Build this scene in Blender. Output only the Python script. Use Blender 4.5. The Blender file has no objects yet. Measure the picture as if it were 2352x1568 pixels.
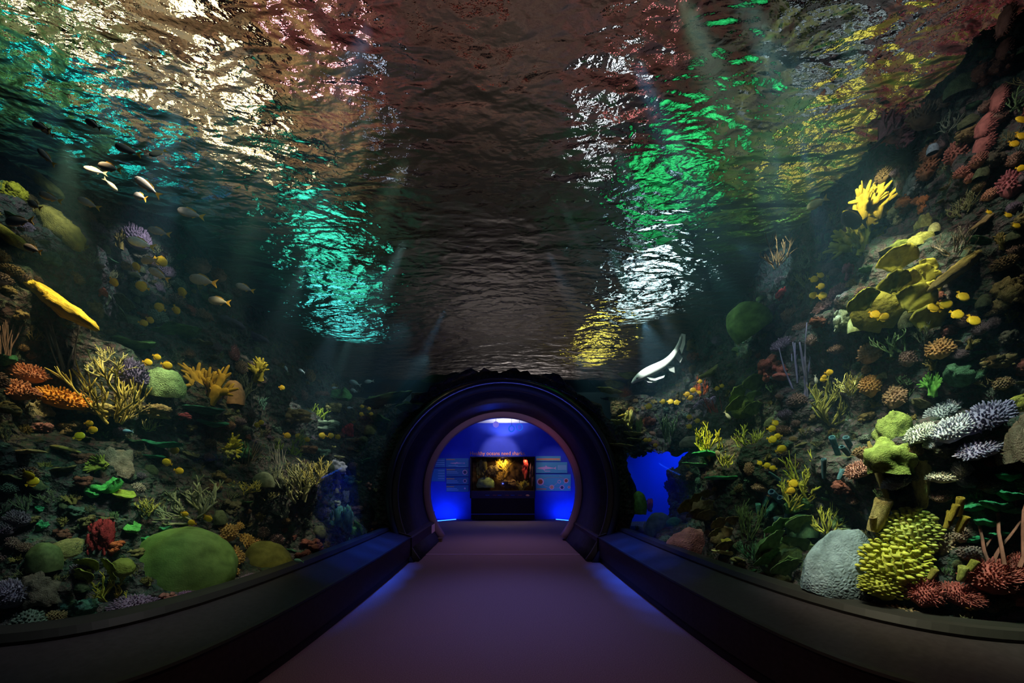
import bpy, math, random
from mathutils import Vector, Matrix, noise
from mathutils.bvhtree import BVHTree

# ------------------------------------------------------------------ camera
F, CX, CY, EYE = 828.0, 1155.0, 1098.0, 1.5        # focal length and principal point in photo pixels
SC = bpy.context.scene
COL = SC.collection
cam_d = bpy.data.cameras.new('camera')
cam = bpy.data.objects.new('camera', cam_d)
COL.objects.link(cam)
cam.location = (0, 0, EYE)
cam.rotation_euler = (math.pi / 2, 0, 0)
cam_d.sensor_fit = 'HORIZONTAL'
cam_d.sensor_width = 36.0
cam_d.lens = F / 2352.0 * 36.0
cam_d.shift_x = (1176 - CX) / 2352.0
cam_d.shift_y = (CY - 784) / 2352.0
cam_d.clip_start = 0.05
SC.camera = cam

# ------------------------------------------------------------------ world, exposure
w = bpy.data.worlds.new('world'); SC.world = w; w.use_nodes = True
w.node_tree.nodes['Background'].inputs[0].default_value = (0.25, 0.45, 0.6, 1)
w.node_tree.nodes['Background'].inputs[1].default_value = 0.010
SC.view_settings.view_transform = 'Standard'
SC.view_settings.look = 'None'
SC.view_settings.gamma = 1.0
SC.view_settings.exposure = 0.0
SC.view_settings.use_curve_mapping = False
try:
    SC.cycles.caustics_refractive = False
    SC.cycles.caustics_reflective = False
    SC.cycles.max_bounces = 5
    SC.cycles.diffuse_bounces = 2
    SC.cycles.glossy_bounces = 2
    SC.cycles.transmission_bounces = 4
    SC.cycles.volume_bounces = 0
    SC.cycles.transparent_max_bounces = 8
    SC.cycles.adaptive_threshold = 0.02
    SC.cycles.sample_clamp_indirect = 3.0
except Exception:
    pass

ZW = 4.5            # water surface
ZC = 8.0            # ceiling over the tank

def ray(px, py):
    return Vector(((px - CX) / F, 1.0, (CY - py) / F))
def at(px, py, Y):
    return Vector((0, 0, EYE)) + ray(px, py) * Y
def ground(px, py, z):
    d = ray(px, py)
    return Vector((0, 0, EYE)) + d * ((z - EYE) / d.z)

# ------------------------------------------------------------------ lights
def point(name, loc, color, energy, radius=0.1):
    l = bpy.data.lights.new(name, 'POINT'); l.color = color; l.energy = energy; l.shadow_soft_size = radius
    o = bpy.data.objects.new(name, l); o.location = loc; COL.objects.link(o); return o
def spot(name, loc, target, color, energy, deg=40, blend=0.6, radius=0.06):
    l = bpy.data.lights.new(name, 'SPOT'); l.color = color; l.energy = energy
    l.spot_size = math.radians(deg); l.spot_blend = blend; l.shadow_soft_size = radius
    o = bpy.data.objects.new(name, l); o.location = loc; COL.objects.link(o)
    o.rotation_euler = (Vector(target) - Vector(loc)).to_track_quat('-Z', 'Y').to_euler(); return o
def area(name, loc, target, color, energy, sx, sy):
    l = bpy.data.lights.new(name, 'AREA'); l.color = color; l.energy = energy; l.shape = 'RECTANGLE'; l.size = sx; l.size_y = sy
    o = bpy.data.objects.new(name, l); o.location = loc; COL.objects.link(o)
    o.rotation_euler = (Vector(target) - Vector(loc)).to_track_quat('-Z', 'Y').to_euler(); return o

# lamps over the walkway
spot('walkway_violet_lamp', (0.1, 4.6, 3.0), (0.12, 4.2, 0), (0.30, 0.27, 1.0), 120, 80, 1.0, .02)
spot('walkway_pink_lamp', (0.1, 8.4, 2.9), (0.1, 7.6, 0), (0.80, 0.48, 0.95), 70, 105, 1.0, .02)
spot('walkway_red_lamp', (-0.3, 1.0, 3.0), (0.0, 2.6, 0), (1.0, 0.48, 0.36), 42, 110, 1.0, .02)
for s in (-1, 1):
    for k in range(5):
        Y = 6.15 - k * .52; e = 270 * math.exp(-((Y - 5.35) / .95) ** 2)
        spot('curb_blue_lamp', (s * 1.58, Y, 2.3), (s * 1.84, Y - .1, 0.48), (0.02, 0.10, 1.0), e, 30, 1.0, .02)
# room behind the portal
point('exhibit_room_blue_lamp', (-0.3, 10.6, 3.0), (0.01, 0.06, 1.0), 22, 0.1)
spot('exhibit_room_white_lamp', (0.1, 12.6, 3.0), (0.1, 12.8, 3.6), (0.85, 0.85, 1.0), 30, 150, 0.5, .02)
spot('exhibit_panel_lamp', (1.6, 10.8, 3.0), (1.9, 13.0, 1.9), (0.9, 0.75, 0.95), 60, 42, 0.9, .02)
spot('exhibit_panel_lamp', (-1.2, 10.8, 3.0), (-1.7, 13.0, 1.7), (0.6, 0.65, 1.0), 26, 44, 0.9, .02)
spot('lettering_fill', (0.0, 11.6, 3.35), (-0.1, 13.2, 2.38), (1.0, 0.7, 0.55), 130, 50, 0.6, .02)  # added spot so the lettering stands out orange in the blue room
spot('arch_blue_fill', (0, 5.0, 1.2), (0, 6.45, 2.7), (0.08, 0.12, 1.0), 22, 120, 1.0, .02)  # added spot that gives the joint ring its blue arc reflections
spot('portal_red_lamp', (-0.6, 7.6, 1.9), (1.4, 8.75, 2.45), (1.0, 0.10, 0.12), 22, 50, 1.0, .02)
spot('portal_dim_fill', (0, 6.9, 2.6), (0, 8.7, 2.4), (0.75, 0.5, 0.7), 22, 150, 1.0, 0.02)  # added fill that lifts the collar out of the dark

# ------------------------------------------------------------------ materials
MATS = {}
def nodes_of(name):
    m = bpy.data.materials.new(name); m.use_nodes = True
    nt = m.node_tree; nt.nodes.clear()
    return m, nt, nt.nodes.new('ShaderNodeOutputMaterial')
def N(nt, t, **kw):
    n = nt.nodes.new(t)
    for k, v in kw.items():
        if k.startswith('i_'):
            n.inputs[k[2:].replace('_', ' ')].default_value = v
        else:
            setattr(n, k, v)
    return n
def col4(c): return (c[0], c[1], c[2], 1.0)

def coral_mat(color, kind='rough', rough=0.75):
    key = (tuple(round(c, 3) for c in color), kind)
    if key in MATS: return MATS[key]
    m, nt, out = nodes_of('coral_' + kind)
    b = N(nt, 'ShaderNodeBsdfPrincipled'); b.inputs['Roughness'].default_value = rough
    b.inputs['Specular IOR Level'].default_value = 0.2
    tc = N(nt, 'ShaderNodeTexCoord')
    nz = N(nt, 'ShaderNodeTexNoise'); nz.inputs['Scale'].default_value = 6.0; nz.inputs['Detail'].default_value = 5.0
    nt.links.new(tc.outputs['Object'], nz.inputs['Vector'])
    rp = N(nt, 'ShaderNodeValToRGB')
    rp.color_ramp.elements[0].position = 0.3; rp.color_ramp.elements[1].position = 0.72
    rp.color_ramp.elements[0].color = col4([c * 0.55 for c in color])
    rp.color_ramp.elements[1].color = col4([min(1, c * 1.25 + 0.01) for c in color])
    nt.links.new(nz.outputs['Fac'], rp.inputs['Fac'])
    nt.links.new(rp.outputs['Color'], b.inputs['Base Color'])
    if kind == 'brain':
        v = N(nt, 'ShaderNodeTexVoronoi'); v.feature = 'DISTANCE_TO_EDGE'; v.inputs['Scale'].default_value = 22.0
        n2 = N(nt, 'ShaderNodeTexNoise'); n2.inputs['Scale'].default_value = 5.0
        mx = N(nt, 'ShaderNodeMixRGB'); mx.inputs[0].default_value = 0.12
        nt.links.new(tc.outputs['Object'], n2.inputs['Vector'])
        nt.links.new(tc.outputs['Object'], mx.inputs[1]); nt.links.new(n2.outputs['Color'], mx.inputs[2])
        nt.links.new(mx.outputs[0], v.inputs['Vector']); h = v.outputs['Distance']; st, di = 0.55, 0.03
    elif kind == 'rough':
        n2 = N(nt, 'ShaderNodeTexNoise'); n2.inputs['Scale'].default_value = 28.0; n2.inputs['Detail'].default_value = 6.0
        nt.links.new(tc.outputs['Object'], n2.inputs['Vector']); h = n2.outputs['Fac']; st, di = 0.6, 0.04
    else:
        n2 = N(nt, 'ShaderNodeTexNoise'); n2.inputs['Scale'].default_value = 60.0
        nt.links.new(tc.outputs['Object'], n2.inputs['Vector']); h = n2.outputs['Fac']; st, di = 0.25, 0.01
    bp = N(nt, 'ShaderNodeBump'); bp.inputs['Strength'].default_value = st; bp.inputs['Distance'].default_value = di
    nt.links.new(h, bp.inputs['Height']); nt.links.new(bp.outputs['Normal'], b.inputs['Normal'])
    nt.links.new(b.outputs[0], out.inputs[0])
    MATS[key] = m
    return m

def plain(name, color, rough=0.5, spec=0.4, metal=0.0, noise_amt=0.0, scale=40.0, bump=0.0):
    m, nt, out = nodes_of(name)
    b = N(nt, 'ShaderNodeBsdfPrincipled')
    b.inputs['Base Color'].default_value = col4(color); b.inputs['Roughness'].default_value = rough
    b.inputs['Specular IOR Level'].default_value = spec; b.inputs['Metallic'].default_value = metal
    if noise_amt or bump:
        tc = N(nt, 'ShaderNodeTexCoord'); nz = N(nt, 'ShaderNodeTexNoise')
        nz.inputs['Scale'].default_value = scale; nz.inputs['Detail'].default_value = 6.0
        nt.links.new(tc.outputs['Object'], nz.inputs['Vector'])
        if noise_amt:
            rp = N(nt, 'ShaderNodeValToRGB'); rp.color_ramp.elements[0].position = 0.3; rp.color_ramp.elements[1].position = 0.7
            rp.color_ramp.elements[0].color = col4([c * (1 - noise_amt) for c in color])
            rp.color_ramp.elements[1].color = col4([min(1, c * (1 + noise_amt)) for c in color])
            nt.links.new(nz.outputs['Fac'], rp.inputs['Fac']); nt.links.new(rp.outputs['Color'], b.inputs['Base Color'])
        if bump:
            bp = N(nt, 'ShaderNodeBump'); bp.inputs['Strength'].default_value = bump; bp.inputs['Distance'].default_value = 0.01
            nt.links.new(nz.outputs['Fac'], bp.inputs['Height']); nt.links.new(bp.outputs['Normal'], b.inputs['Normal'])
    nt.links.new(b.outputs[0], out.inputs[0])
    return m
def emit(name, color, strength):
    m, nt, out = nodes_of(name)
    e = N(nt, 'ShaderNodeEmission'); e.inputs[0].default_value = col4(color); e.inputs[1].default_value = strength
    nt.links.new(e.outputs[0], out.inputs[0]); return m

def lens_mat(name, color, strength, ex, ey):
    m, nt, out = nodes_of(name)
    tc = N(nt, 'ShaderNodeTexCoord'); mp = N(nt, 'ShaderNodeMapping'); mp.inputs['Scale'].default_value = (1 / ex, 1 / ey, 0)
    ln = N(nt, 'ShaderNodeVectorMath'); ln.operation = 'LENGTH'
    nt.links.new(tc.outputs['Object'], mp.inputs['Vector']); nt.links.new(mp.outputs[0], ln.inputs[0])
    mr = N(nt, 'ShaderNodeMapRange'); mr.interpolation_type = 'SMOOTHSTEP'; mr.inputs['To Min'].default_value = strength * 1.5; mr.inputs['To Max'].default_value = strength * .22
    nt.links.new(ln.outputs['Value'], mr.inputs['Value'])
    e = N(nt, 'ShaderNodeEmission'); e.inputs[0].default_value = col4(color); nt.links.new(mr.outputs[0], e.inputs[1])
    nt.links.new(e.outputs[0], out.inputs[0]); return m
def glass_mat():
    m, nt, out = nodes_of('acrylic')
    tr = N(nt, 'ShaderNodeBsdfTransparent'); tr.inputs[0].default_value = (0.96, 0.985, 0.98, 1)
    gl = N(nt, 'ShaderNodeBsdfGlossy'); gl.inputs['Roughness'].default_value = 0.03
    lw = N(nt, 'ShaderNodeLayerWeight'); lw.inputs[0].default_value = 0.5
    pw = N(nt, 'ShaderNodeMath'); pw.operation = 'POWER'; pw.inputs[1].default_value = 4.5
    ma = N(nt, 'ShaderNodeMath'); ma.operation = 'MULTIPLY_ADD'; ma.inputs[1].default_value = 0.45; ma.inputs[2].default_value = 0.02
    nt.links.new(lw.outputs['Facing'], pw.inputs[0]); nt.links.new(pw.outputs[0], ma.inputs[0])
    mx = N(nt, 'ShaderNodeMixShader')
    nt.links.new(ma.outputs[0], mx.inputs[0]); nt.links.new(tr.outputs[0], mx.inputs[1]); nt.links.new(gl.outputs[0], mx.inputs[2])
    nt.links.new(mx.outputs[0], out.inputs[0]); return m

def rock_mat():
    m, nt, out = nodes_of('reef_rock')
    b = N(nt, 'ShaderNodeBsdfPrincipled'); b.inputs['Roughness'].default_value = 0.85; b.inputs['Specular IOR Level'].default_value = 0.15
    tc = N(nt, 'ShaderNodeTexCoord')
    n1 = N(nt, 'ShaderNodeTexNoise'); n1.inputs['Scale'].default_value = 4.5; n1.inputs['Detail'].default_value = 9.0; n1.inputs['Roughness'].default_value = 0.7
    nt.links.new(tc.outputs['Object'], n1.inputs['Vector'])
    rp = N(nt, 'ShaderNodeValToRGB'); e = rp.color_ramp.elements
    e[0].position = 0.30; e[0].color = (0.016, 0.018, 0.020, 1)
    e[1].position = 0.75; e[1].color = (0.15, 0.19, 0.13, 1)
    for p, c in ((0.40, (0.075, 0.045, 0.048, 1)), (0.47, (0.030, 0.060, 0.048, 1)), (0.54, (0.10, 0.075, 0.085, 1)), (0.60, (0.055, 0.11, 0.085, 1)), (0.66, (0.13, 0.105, 0.05, 1))):
        x = e.new(p); x.color = c
    nt.links.new(n1.outputs['Fac'], rp.inputs['Fac']); nt.links.new(rp.outputs['Color'], b.inputs['Base Color'])
    v = N(nt, 'ShaderNodeTexVoronoi'); v.inputs['Scale'].default_value = 13.0
    n2 = N(nt, 'ShaderNodeTexNoise'); n2.inputs['Scale'].default_value = 26.0; n2.inputs['Detail'].default_value = 7.0
    nt.links.new(tc.outputs['Object'], v.inputs['Vector']); nt.links.new(tc.outputs['Object'], n2.inputs['Vector'])
    ad = N(nt, 'ShaderNodeMath'); ad.operation = 'ADD'
    nt.links.new(v.outputs['Distance'], ad.inputs[0]); nt.links.new(n2.outputs['Fac'], ad.inputs[1])
    bp = N(nt, 'ShaderNodeBump'); bp.inputs['Strength'].default_value = 1.0; bp.inputs['Distance'].default_value = 0.10
    nt.links.new(ad.outputs[0], bp.inputs['Height']); nt.links.new(bp.outputs['Normal'], b.inputs['Normal'])
    nt.links.new(b.outputs[0], out.inputs[0]); return m

def water_mat():
    m, nt, out = nodes_of('rippled_water')
    tc = N(nt, 'ShaderNodeTexCoord')
    def mapped(sx, sy, off=(0, 0, 0), rot=0.0):
        mp = N(nt, 'ShaderNodeMapping'); mp.inputs['Scale'].default_value = (sx, sy, 1); mp.inputs['Location'].default_value = off
        mp.inputs['Rotation'].default_value = (0, 0, rot)
        nt.links.new(tc.outputs['Object'], mp.inputs['Vector']); return mp.outputs[0]
    def noise_h(vec, scale, detail, rough=0.5, dist=0.0):
        n = N(nt, 'ShaderNodeTexNoise'); n.inputs['Scale'].default_value = scale; n.inputs['Detail'].default_value = detail
        n.inputs['Roughness'].default_value = rough; n.inputs['Distortion'].default_value = dist
        nt.links.new(vec, n.inputs['Vector']); return n.outputs['Fac']
    def mul(a, k):
        x = N(nt, 'ShaderNodeMath'); x.operation = 'MULTIPLY'; nt.links.new(a, x.inputs[0])
        if isinstance(k, float): x.inputs[1].default_value = k
        else: nt.links.new(k, x.inputs[1])
        return x.outputs[0]
    def add(a, b):
        x = N(nt, 'ShaderNodeMath'); x.operation = 'ADD'; nt.links.new(a, x.inputs[0]); nt.links.new(b, x.inputs[1]); return x.outputs[0]
    h = mul(noise_h(mapped(1.0, 2.1), 1.6, 2.0, 0.45, 0.6), 1.0)
    h = add(h, mul(noise_h(mapped(1.0, 1.7, (3, 1, 0), 0.25), 4.2, 2.0, 0.5, 0.4), 0.40))
    h = add(h, mul(noise_h(mapped(1.0, 1.5, (7, 5, 0), -0.3), 12.0, 3.0, 0.55), 0.10))
    h = add(h, mul(noise_h(mapped(1, 1, (2, 9, 0)), 42.0, 2.0, 0.5), 0.010))
    # rings spreading from spots where the return jets break the surface
    for px, py, fr, amp, rad in ((1372, 800, 4.2, 0.22, 1.5), (780, 660, 3.6, 0.22, 1.6), (200, -20, 3.4, 0.25, 1.2), (1480, 660, 3.6, 0.18, 1.3), (1560, 420, 3.0, 0.34, 1.3), (1150, 1000, 2.2, 0.20, 26.0)):
        c = ground(px, py, ZW)
        mp = N(nt, 'ShaderNodeMapping'); mp.inputs['Location'].default_value = (-c.x, -c.y, 0)
        nt.links.new(tc.outputs['Object'], mp.inputs['Vector'])
        wv = N(nt, 'ShaderNodeTexWave'); wv.wave_type = 'RINGS'; wv.rings_direction = 'Z'; wv.inputs['Scale'].default_value = fr / 2.0
        wv.inputs['Distortion'].default_value = 3.5; wv.inputs['Detail'].default_value = 2.0; wv.inputs['Detail Scale'].default_value = 1.4
        nt.links.new(mp.outputs[0], wv.inputs['Vector'])
        ln = N(nt, 'ShaderNodeVectorMath'); ln.operation = 'LENGTH'; nt.links.new(mp.outputs[0], ln.inputs[0])
        mr = N(nt, 'ShaderNodeMapRange'); mr.inputs['From Min'].default_value = 0.0; mr.inputs['From Max'].default_value = rad
        mr.inputs['To Min'].default_value = amp; mr.inputs['To Max'].default_value = 0.0
        nt.links.new(ln.outputs['Value'], mr.inputs['Value'])
        h = add(h, mul(wv.outputs['Fac'], mr.outputs[0]))
    bp = N(nt, 'ShaderNodeBump'); bp.inputs['Strength'].default_value = 1.0; bp.inputs['Distance'].default_value = 0.21
    nt.links.new(h, bp.inputs['Height'])
    rf = N(nt, 'ShaderNodeBsdfRefraction'); rf.inputs['IOR'].default_value = 1.33; rf.inputs['Roughness'].default_value = 0.02
    rf.inputs['Color'].default_value = (0.92, 0.96, 0.95, 1)
    gl = N(nt, 'ShaderNodeBsdfGlossy'); gl.inputs['Roughness'].default_value = 0.05
    fr = N(nt, 'ShaderNodeFresnel'); fr.inputs[0].default_value = 1.33
    mx = N(nt, 'ShaderNodeMixShader')
    for s in (rf, gl, fr): nt.links.new(bp.outputs['Normal'], s.inputs['Normal'])
    nt.links.new(fr.outputs[0], mx.inputs[0]); nt.links.new(rf.outputs[0], mx.inputs[1]); nt.links.new(gl.outputs[0], mx.inputs[2])
    nt.links.new(mx.outputs[0], out.inputs[0]); return m

# ------------------------------------------------------------------ mesh helpers
def mesh(name, verts, faces, smooth=True):
    me = bpy.data.meshes.new(name)
    me.from_pydata([tuple(v) for v in verts], [], faces)
    me.validate(clean_customdata=False)
    if smooth:
        me.polygons.foreach_set('use_smooth', [True] * len(me.polygons))
    me.update()
    return me
def link(name, me, mat=None, parent=None):
    o = bpy.data.objects.new(name, me); COL.objects.link(o)
    if mat is not None and me is not None:
        if len(me.materials) == 0: me.materials.append(None)
        o.material_slots[0].link = 'OBJECT'; o.material_slots[0].material = mat
    if parent is not None: o.parent = parent
    return o
def tag(o, label, cat, group=None):
    o['label'] = label; o['category'] = cat
    if group: o['group'] = group
    return o
def struct(name, me, mat, label=None):
    o = link(name, me, mat); o['kind'] = 'structure'
    if label: o['label'] = label
    return o
def empty(name, loc=(0, 0, 0)):
    o = bpy.data.objects.new(name, None); o.location = loc; o.empty_display_size = 0.05; COL.objects.link(o); return o

def add_tube(V, Fc, pts, rads, n=6, cap=True, flat=1.0, flat_axis=None):
    """a tapered tube along pts; flat < 1 squashes it along flat_axis"""
    base = len(V); prev = None
    for i, p in enumerate(pts):
        p = Vector(p)
        t = (Vector(pts[min(i + 1, len(pts) - 1)]) - Vector(pts[max(i - 1, 0)]))
        if t.length < 1e-9: t = Vector((0, 0, 1))
        t.normalize()
        a = prev if prev is not None else (Vector((0, 1, 0)) if abs(t.y) < 0.9 else Vector((1, 0, 0)))
        a = (a - t * a.dot(t))
        if a.length < 1e-6: a = t.orthogonal()
        a.normalize(); b = t.cross(a); prev = a
        for k in range(n):
            an = 2 * math.pi * k / n
            off = (a * math.cos(an) + b * math.sin(an)) * rads[i]
            if flat_axis is not None: off -= flat_axis * (off.dot(flat_axis) * (1 - flat))
            V.append(p + off)
    for i in range(len(pts) - 1):
        for k in range(n):
            k2 = (k + 1) % n
            Fc.append((base + i * n + k, base + i * n + k2, base + (i + 1) * n + k2, base + (i + 1) * n + k))
    if cap:
        V.append(Vector(pts[-1]) + (Vector(pts[-1]) - Vector(pts[-2])).normalized() * rads[-1] * 0.7)
        e = len(V) - 1; o = base + (len(pts) - 1) * n
        for k in range(n): Fc.append((o + k, o + (k + 1) % n, e))
def add_blob(V, Fc, c, r, nu=8, nv=6, amp=0.0, fr=3.0, seed=0.0, sq=(1, 1, 1)):
    c = Vector(c); base = len(V)
    sv = Vector((seed * 7.3, seed * 3.1, seed * 5.7))
    def pt(d):
        k = 1.0 + (amp * noise.noise(d * fr + sv) if amp else 0.0)
        return c + Vector((d.x * sq[0], d.y * sq[1], d.z * sq[2])) * (r * k)
    V.append(pt(Vector((0, 0, -1))))
    for i in range(1, nv):
        th = math.pi * i / nv
        for k in range(nu):
            ph = 2 * math.pi * k / nu
            V.append(pt(Vector((math.sin(th) * math.cos(ph), math.sin(th) * math.sin(ph), -math.cos(th)))))
    V.append(pt(Vector((0, 0, 1)))); top = len(V) - 1
    for k in range(nu):
        Fc.append((base, base + 1 + (k + 1) % nu, base + 1 + k))
        Fc.append((top, top - nu + k, top - nu + (k + 1) % nu))
    for i in range(nv - 2):
        for k in range(nu):
            k2 = (k + 1) % nu; a = base + 1 + i * nu
            Fc.append((a + k, a + k2, a + nu + k2, a + nu + k))
def add_box(V, Fc, lo, hi):
    b = len(V)
    for z in (lo[2], hi[2]):
        for x, y in ((lo[0], lo[1]), (hi[0], lo[1]), (hi[0], hi[1]), (lo[0], hi[1])): V.append(Vector((x, y, z)))
    for f in ((3, 2, 1, 0), (4, 5, 6, 7), (0, 1, 5, 4), (1, 2, 6, 5), (2, 3, 7, 6), (3, 0, 4, 7)): Fc.append(tuple(b + i for i in f))
def norm_box(V):
    """fit to x,y in [-.5,.5], z in [0,1]"""
    lo = [min(v[i] for v in V) for i in range(3)]; hi = [max(v[i] for v in V) for i in range(3)]
    s = [max(1e-6, hi[i] - lo[i]) for i in range(3)]
    return [Vector(((v[0] - lo[0]) / s[0] - .5, (v[1] - lo[1]) / s[1] - .5, (v[2] - lo[2]) / s[2])) for v in V]
def box_mesh(name, lo, hi, smooth=False):
    V, Fc = [], []; add_box(V, Fc, lo, hi); return mesh(name, V, Fc, smooth)
def loft(name, sections, closed=False, smooth=False):
    V, Fc = [], []; n = len(sections[0])
    for s in sections: V += [Vector(p) for p in s]
    m = n if closed else n - 1
    for i in range(len(sections) - 1):
        for k in range(m):
            k2 = (k + 1) % n
            Fc.append((i * n + k, i * n + k2, (i + 1) * n + k2, (i + 1) * n + k))
    return mesh(name, V, Fc, smooth)

# ================================================================== SETTING
def flare(d, Y):
    """half width of a line that runs straight down the tunnel and swings outward where the walkway opens towards the viewer"""
    r = max(Y, d * 1.0005); th = math.asin(d / r); return th * r
YS = [2.02, 2.023, 2.03, 2.04, 2.055, 2.07, 2.09, 2.11, 2.14, 2.18, 2.22, 2.27, 2.33, 2.4, 2.5, 2.7, 2.95, 3.25, 3.6, 4.0, 4.5, 5.0, 5.5, 6.0, 6.5]
def line_pts(d, z):
    pts = []
    for Y in YS:
        Yk = d + (Y - 2.02) * (6.5 - d) / (6.5 - 2.02)
        pts.append((flare(d, Yk), Yk, z))
    pts.insert(0, (pts[0][0] + 1.6, d - 0.02, z))
    return pts

CARPET = plain('carpet', (0.26, 0.20, 0.20), 0.95, 0.05, 0, 0.35, 140.0, 0.5)
struct('floor', box_mesh('floor', (-5, -1.5, -0.1), (5, 14.2, 0.0)), CARPET)
BLACKP = plain('curb_panel', (0.026, 0.020, 0.023), 0.5, 0.25, 0, 0.25, 30.0, 0.03)
BLACKR = plain('curb_rail', (0.024, 0.022, 0.020), 0.5, 0.3)
KICK = plain('curb_kick', (0.012, 0.010, 0.014), 0.6, 0.3)
DL = {-1: (1.64, 1.66, 1.64, 2.0, 2.0, 1.98, 2.10), 1: (1.70, 1.72, 1.70, 2.05, 2.05, 2.03, 2.15)}
RAIL_D = {-1: 2.06, 1: 2.11}
for s, side in ((-1, 'left'), (1, 'right')):
    d0, d1, d2, d3, d4, d5, d6 = DL[s]
    def prof(ds, z): return [(s * x, y, z) for x, y, z in line_pts(ds, z)]
    def sec(*dz):
        ls = [prof(d, z) for d, z in dz]
        out = list(zip(*ls))
        return out if s < 0 else [tuple(reversed(q)) for q in out]
    b = empty('baseboard_' + side, (s * 1.7, 4, 0)); b['kind'] = 'structure'
    def part(nm, me, mat):
        o = link(nm, me, mat, b); o.location = -b.location; return o
    part('kick_plate', loft('kick_plate', sec((d0 + 0.02, 0.0), (d0 + 0.02, 0.10), (d0, 0.105))), KICK)
    part('front_panel', loft('front_panel', sec((d0, 0.10), (d0, 0.425))), BLACKP)
    part('edge_trim', loft('edge_trim', sec((d0, 0.42), (d0 - 0.012, 0.43), (d0 - 0.008, 0.447), (d0 + 0.02, 0.452))), BLACKR)
    # sloped capping, cut into boards along its length
    full = sec((d0 + 0.015, 0.445), (d3, 0.555))
    for a, c in ((0, 11), (11, 15), (15, 18), (18, 21), (21, 24), (24, 26)):
        part('sloped_board', loft('sloped_board', full[a:min(c + 1, len(full))]), BLACKP)
    part('glazing_rail', loft('glazing_rail', sec((d3 - 0.005, 0.55), (d3 - 0.01, 0.575), (d3 + 0.005, 0.62), (d6, 0.63), (d6, 0.0))), BLACKR)
    # inside the portal
    x0, x1 = s * d0, s * 1.95
    V, Fc = [], []
    pr = [(x0, 0.1), (x0, 0.425), (x0 + s * 0.02, 0.45), (x1, 0.53), (x1, 0.0), (x0 + s * 0.02, 0.0), (x0 + s * 0.02, 0.1)]
    for y in (6.5, 8.67): V += [Vector((x, y, z)) for x, z in pr]
    n = len(pr)
    for k in range(n): Fc.append((k, (k + 1) % n, n + (k + 1) % n, n + k))
    Fc += [tuple(range(n)), tuple(range(2 * n - 1, n - 1, -1))]
    part('portal_curb', mesh('portal_curb', V, Fc, False), BLACKP)
    V, Fc = [], []; add_tube(V, Fc, [(s * (d0 + .01), 6.5, .455), (s * d3, 6.5, .565), (s * d3, 6.5, .63)], [.012] * 3, 6)
    part('joint_strip', mesh('joint_strip', V, Fc), plain('joint', (.12, .10, .10), .4, .5))
struct('trim_1', box_mesh('carpet_seam', (-1.6, 7.07, 0.0), (1.68, 7.11, 0.006)), plain('seam', (0.55, 0.42, 0.5), .5))

# acrylic vault over the walkway
VY = [2.02, 2.06, 2.12, 2.2, 2.32, 2.5, 2.75, 3.1, 3.6, 4.2, 5.0, 5.8, 6.5]
secs = []
for Y in VY:
    hw = flare(2.08, max(Y, 2.081)) / 2.08
    s_ = []
    for k in range(33):
        a = math.radians(-16 + (180 + 32) * k / 32)
        s_.append((math.cos(a) * 2.08 * hw / math.cos(math.radians(16)) * .985, Y + 0.02, 1.2 + math.sin(a) * (2.05 if a > 0 and a < math.pi else 2.08)))
    secs.append(s_)
glass = struct('window_1', loft('acrylic_vault', secs, False, True), glass_mat(), 'clear acrylic vault over the walkway')

# portal: joint ring, dark tube, violet collar
def arch_ring(name, Y0, Y1, r0, r1, zc=1.2, a0=-38, n=56):
    V, Fc = [], []
    for k in range(n + 1):
        a = math.radians(a0 + (180 - 2 * a0) * k / n)
        for r, Y in ((r0, Y0), (r1, Y0), (r1, Y1), (r0, Y1)):
            V.append(Vector((math.cos(a) * r, Y, zc + math.sin(a) * r)))
    for k in range(n):
        for q in range(4):
            q2 = (q + 1) % 4
            Fc.append((k * 4 + q, (k + 1) * 4 + q, (k + 1) * 4 + q2, k * 4 + q2))
    Fc += [(0, 1, 2, 3), tuple(n * 4 + q for q in (3, 2, 1, 0))]
    return mesh(name, V, Fc, True)
portal = empty('wall_portal', (0, 6.5, 0)); portal['kind'] = 'structure'
def ppart(nm, me, mat):
    o = link(nm, me, mat, portal); o.location = (0, -6.5, 0); return o
ppart('joint_ring', arch_ring('joint_ring', 6.42, 6.50, 1.99, 2.09), plain('joint_ring', (.03, .035, .06), .22, .7))
ppart('clamp_ring', arch_ring('clamp_ring', 6.5, 6.56, 1.90, 2.12), plain('clamp_ring', (.05, .05, .045), .5, .5))
ppart('tube_lining', arch_ring('tube_lining', 6.56, 8.66, 1.90, 1.98), plain('tube_lining', (.018, .022, .045), .65, .3, 0, .3, 8.0))
ppart('collar', arch_ring('collar', 8.66, 8.92, 1.785, 2.0), plain('collar', (.30, .22, .30), .6, .3))

# exhibit room behind the portal
BLUEW = plain('blue_paint', (0.035, 0.07, 0.62), 0.7, 0.2, 0, 0.08, 3.0)
YB = 13.2
struct('wall_back', box_mesh('wall_back', (-2.8, YB, 0), (2.75, YB + .15, 3.52)), BLUEW)
for s, xa in ((-1, -2.7), (1, 2.65)):
    V, Fc = [], []
    pts = [(xa, YB + .0), (xa + s * 1.7, 11.7), (xa + s * 1.75, 11.8), (xa, YB + .14)]
    for z in (0, 3.52): V += [Vector((x, y, z)) for x, y in pts]
    for k in range(4): Fc.append((k, (k + 1) % 4, 4 + (k + 1) % 4, 4 + k))
    Fc += [(3, 2, 1, 0), (4, 5, 6, 7)]
    struct('wall_' + ('left_wing' if s < 0 else 'right_wing'), mesh('wall_wing', V, Fc, False), BLUEW)
struct('ceiling', box_mesh('ceiling', (-4, 8.95, 3.52), (4, 13.4, 3.6)), plain('ceiling_paint', (.75, .75, .82), .8, .1))
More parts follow.
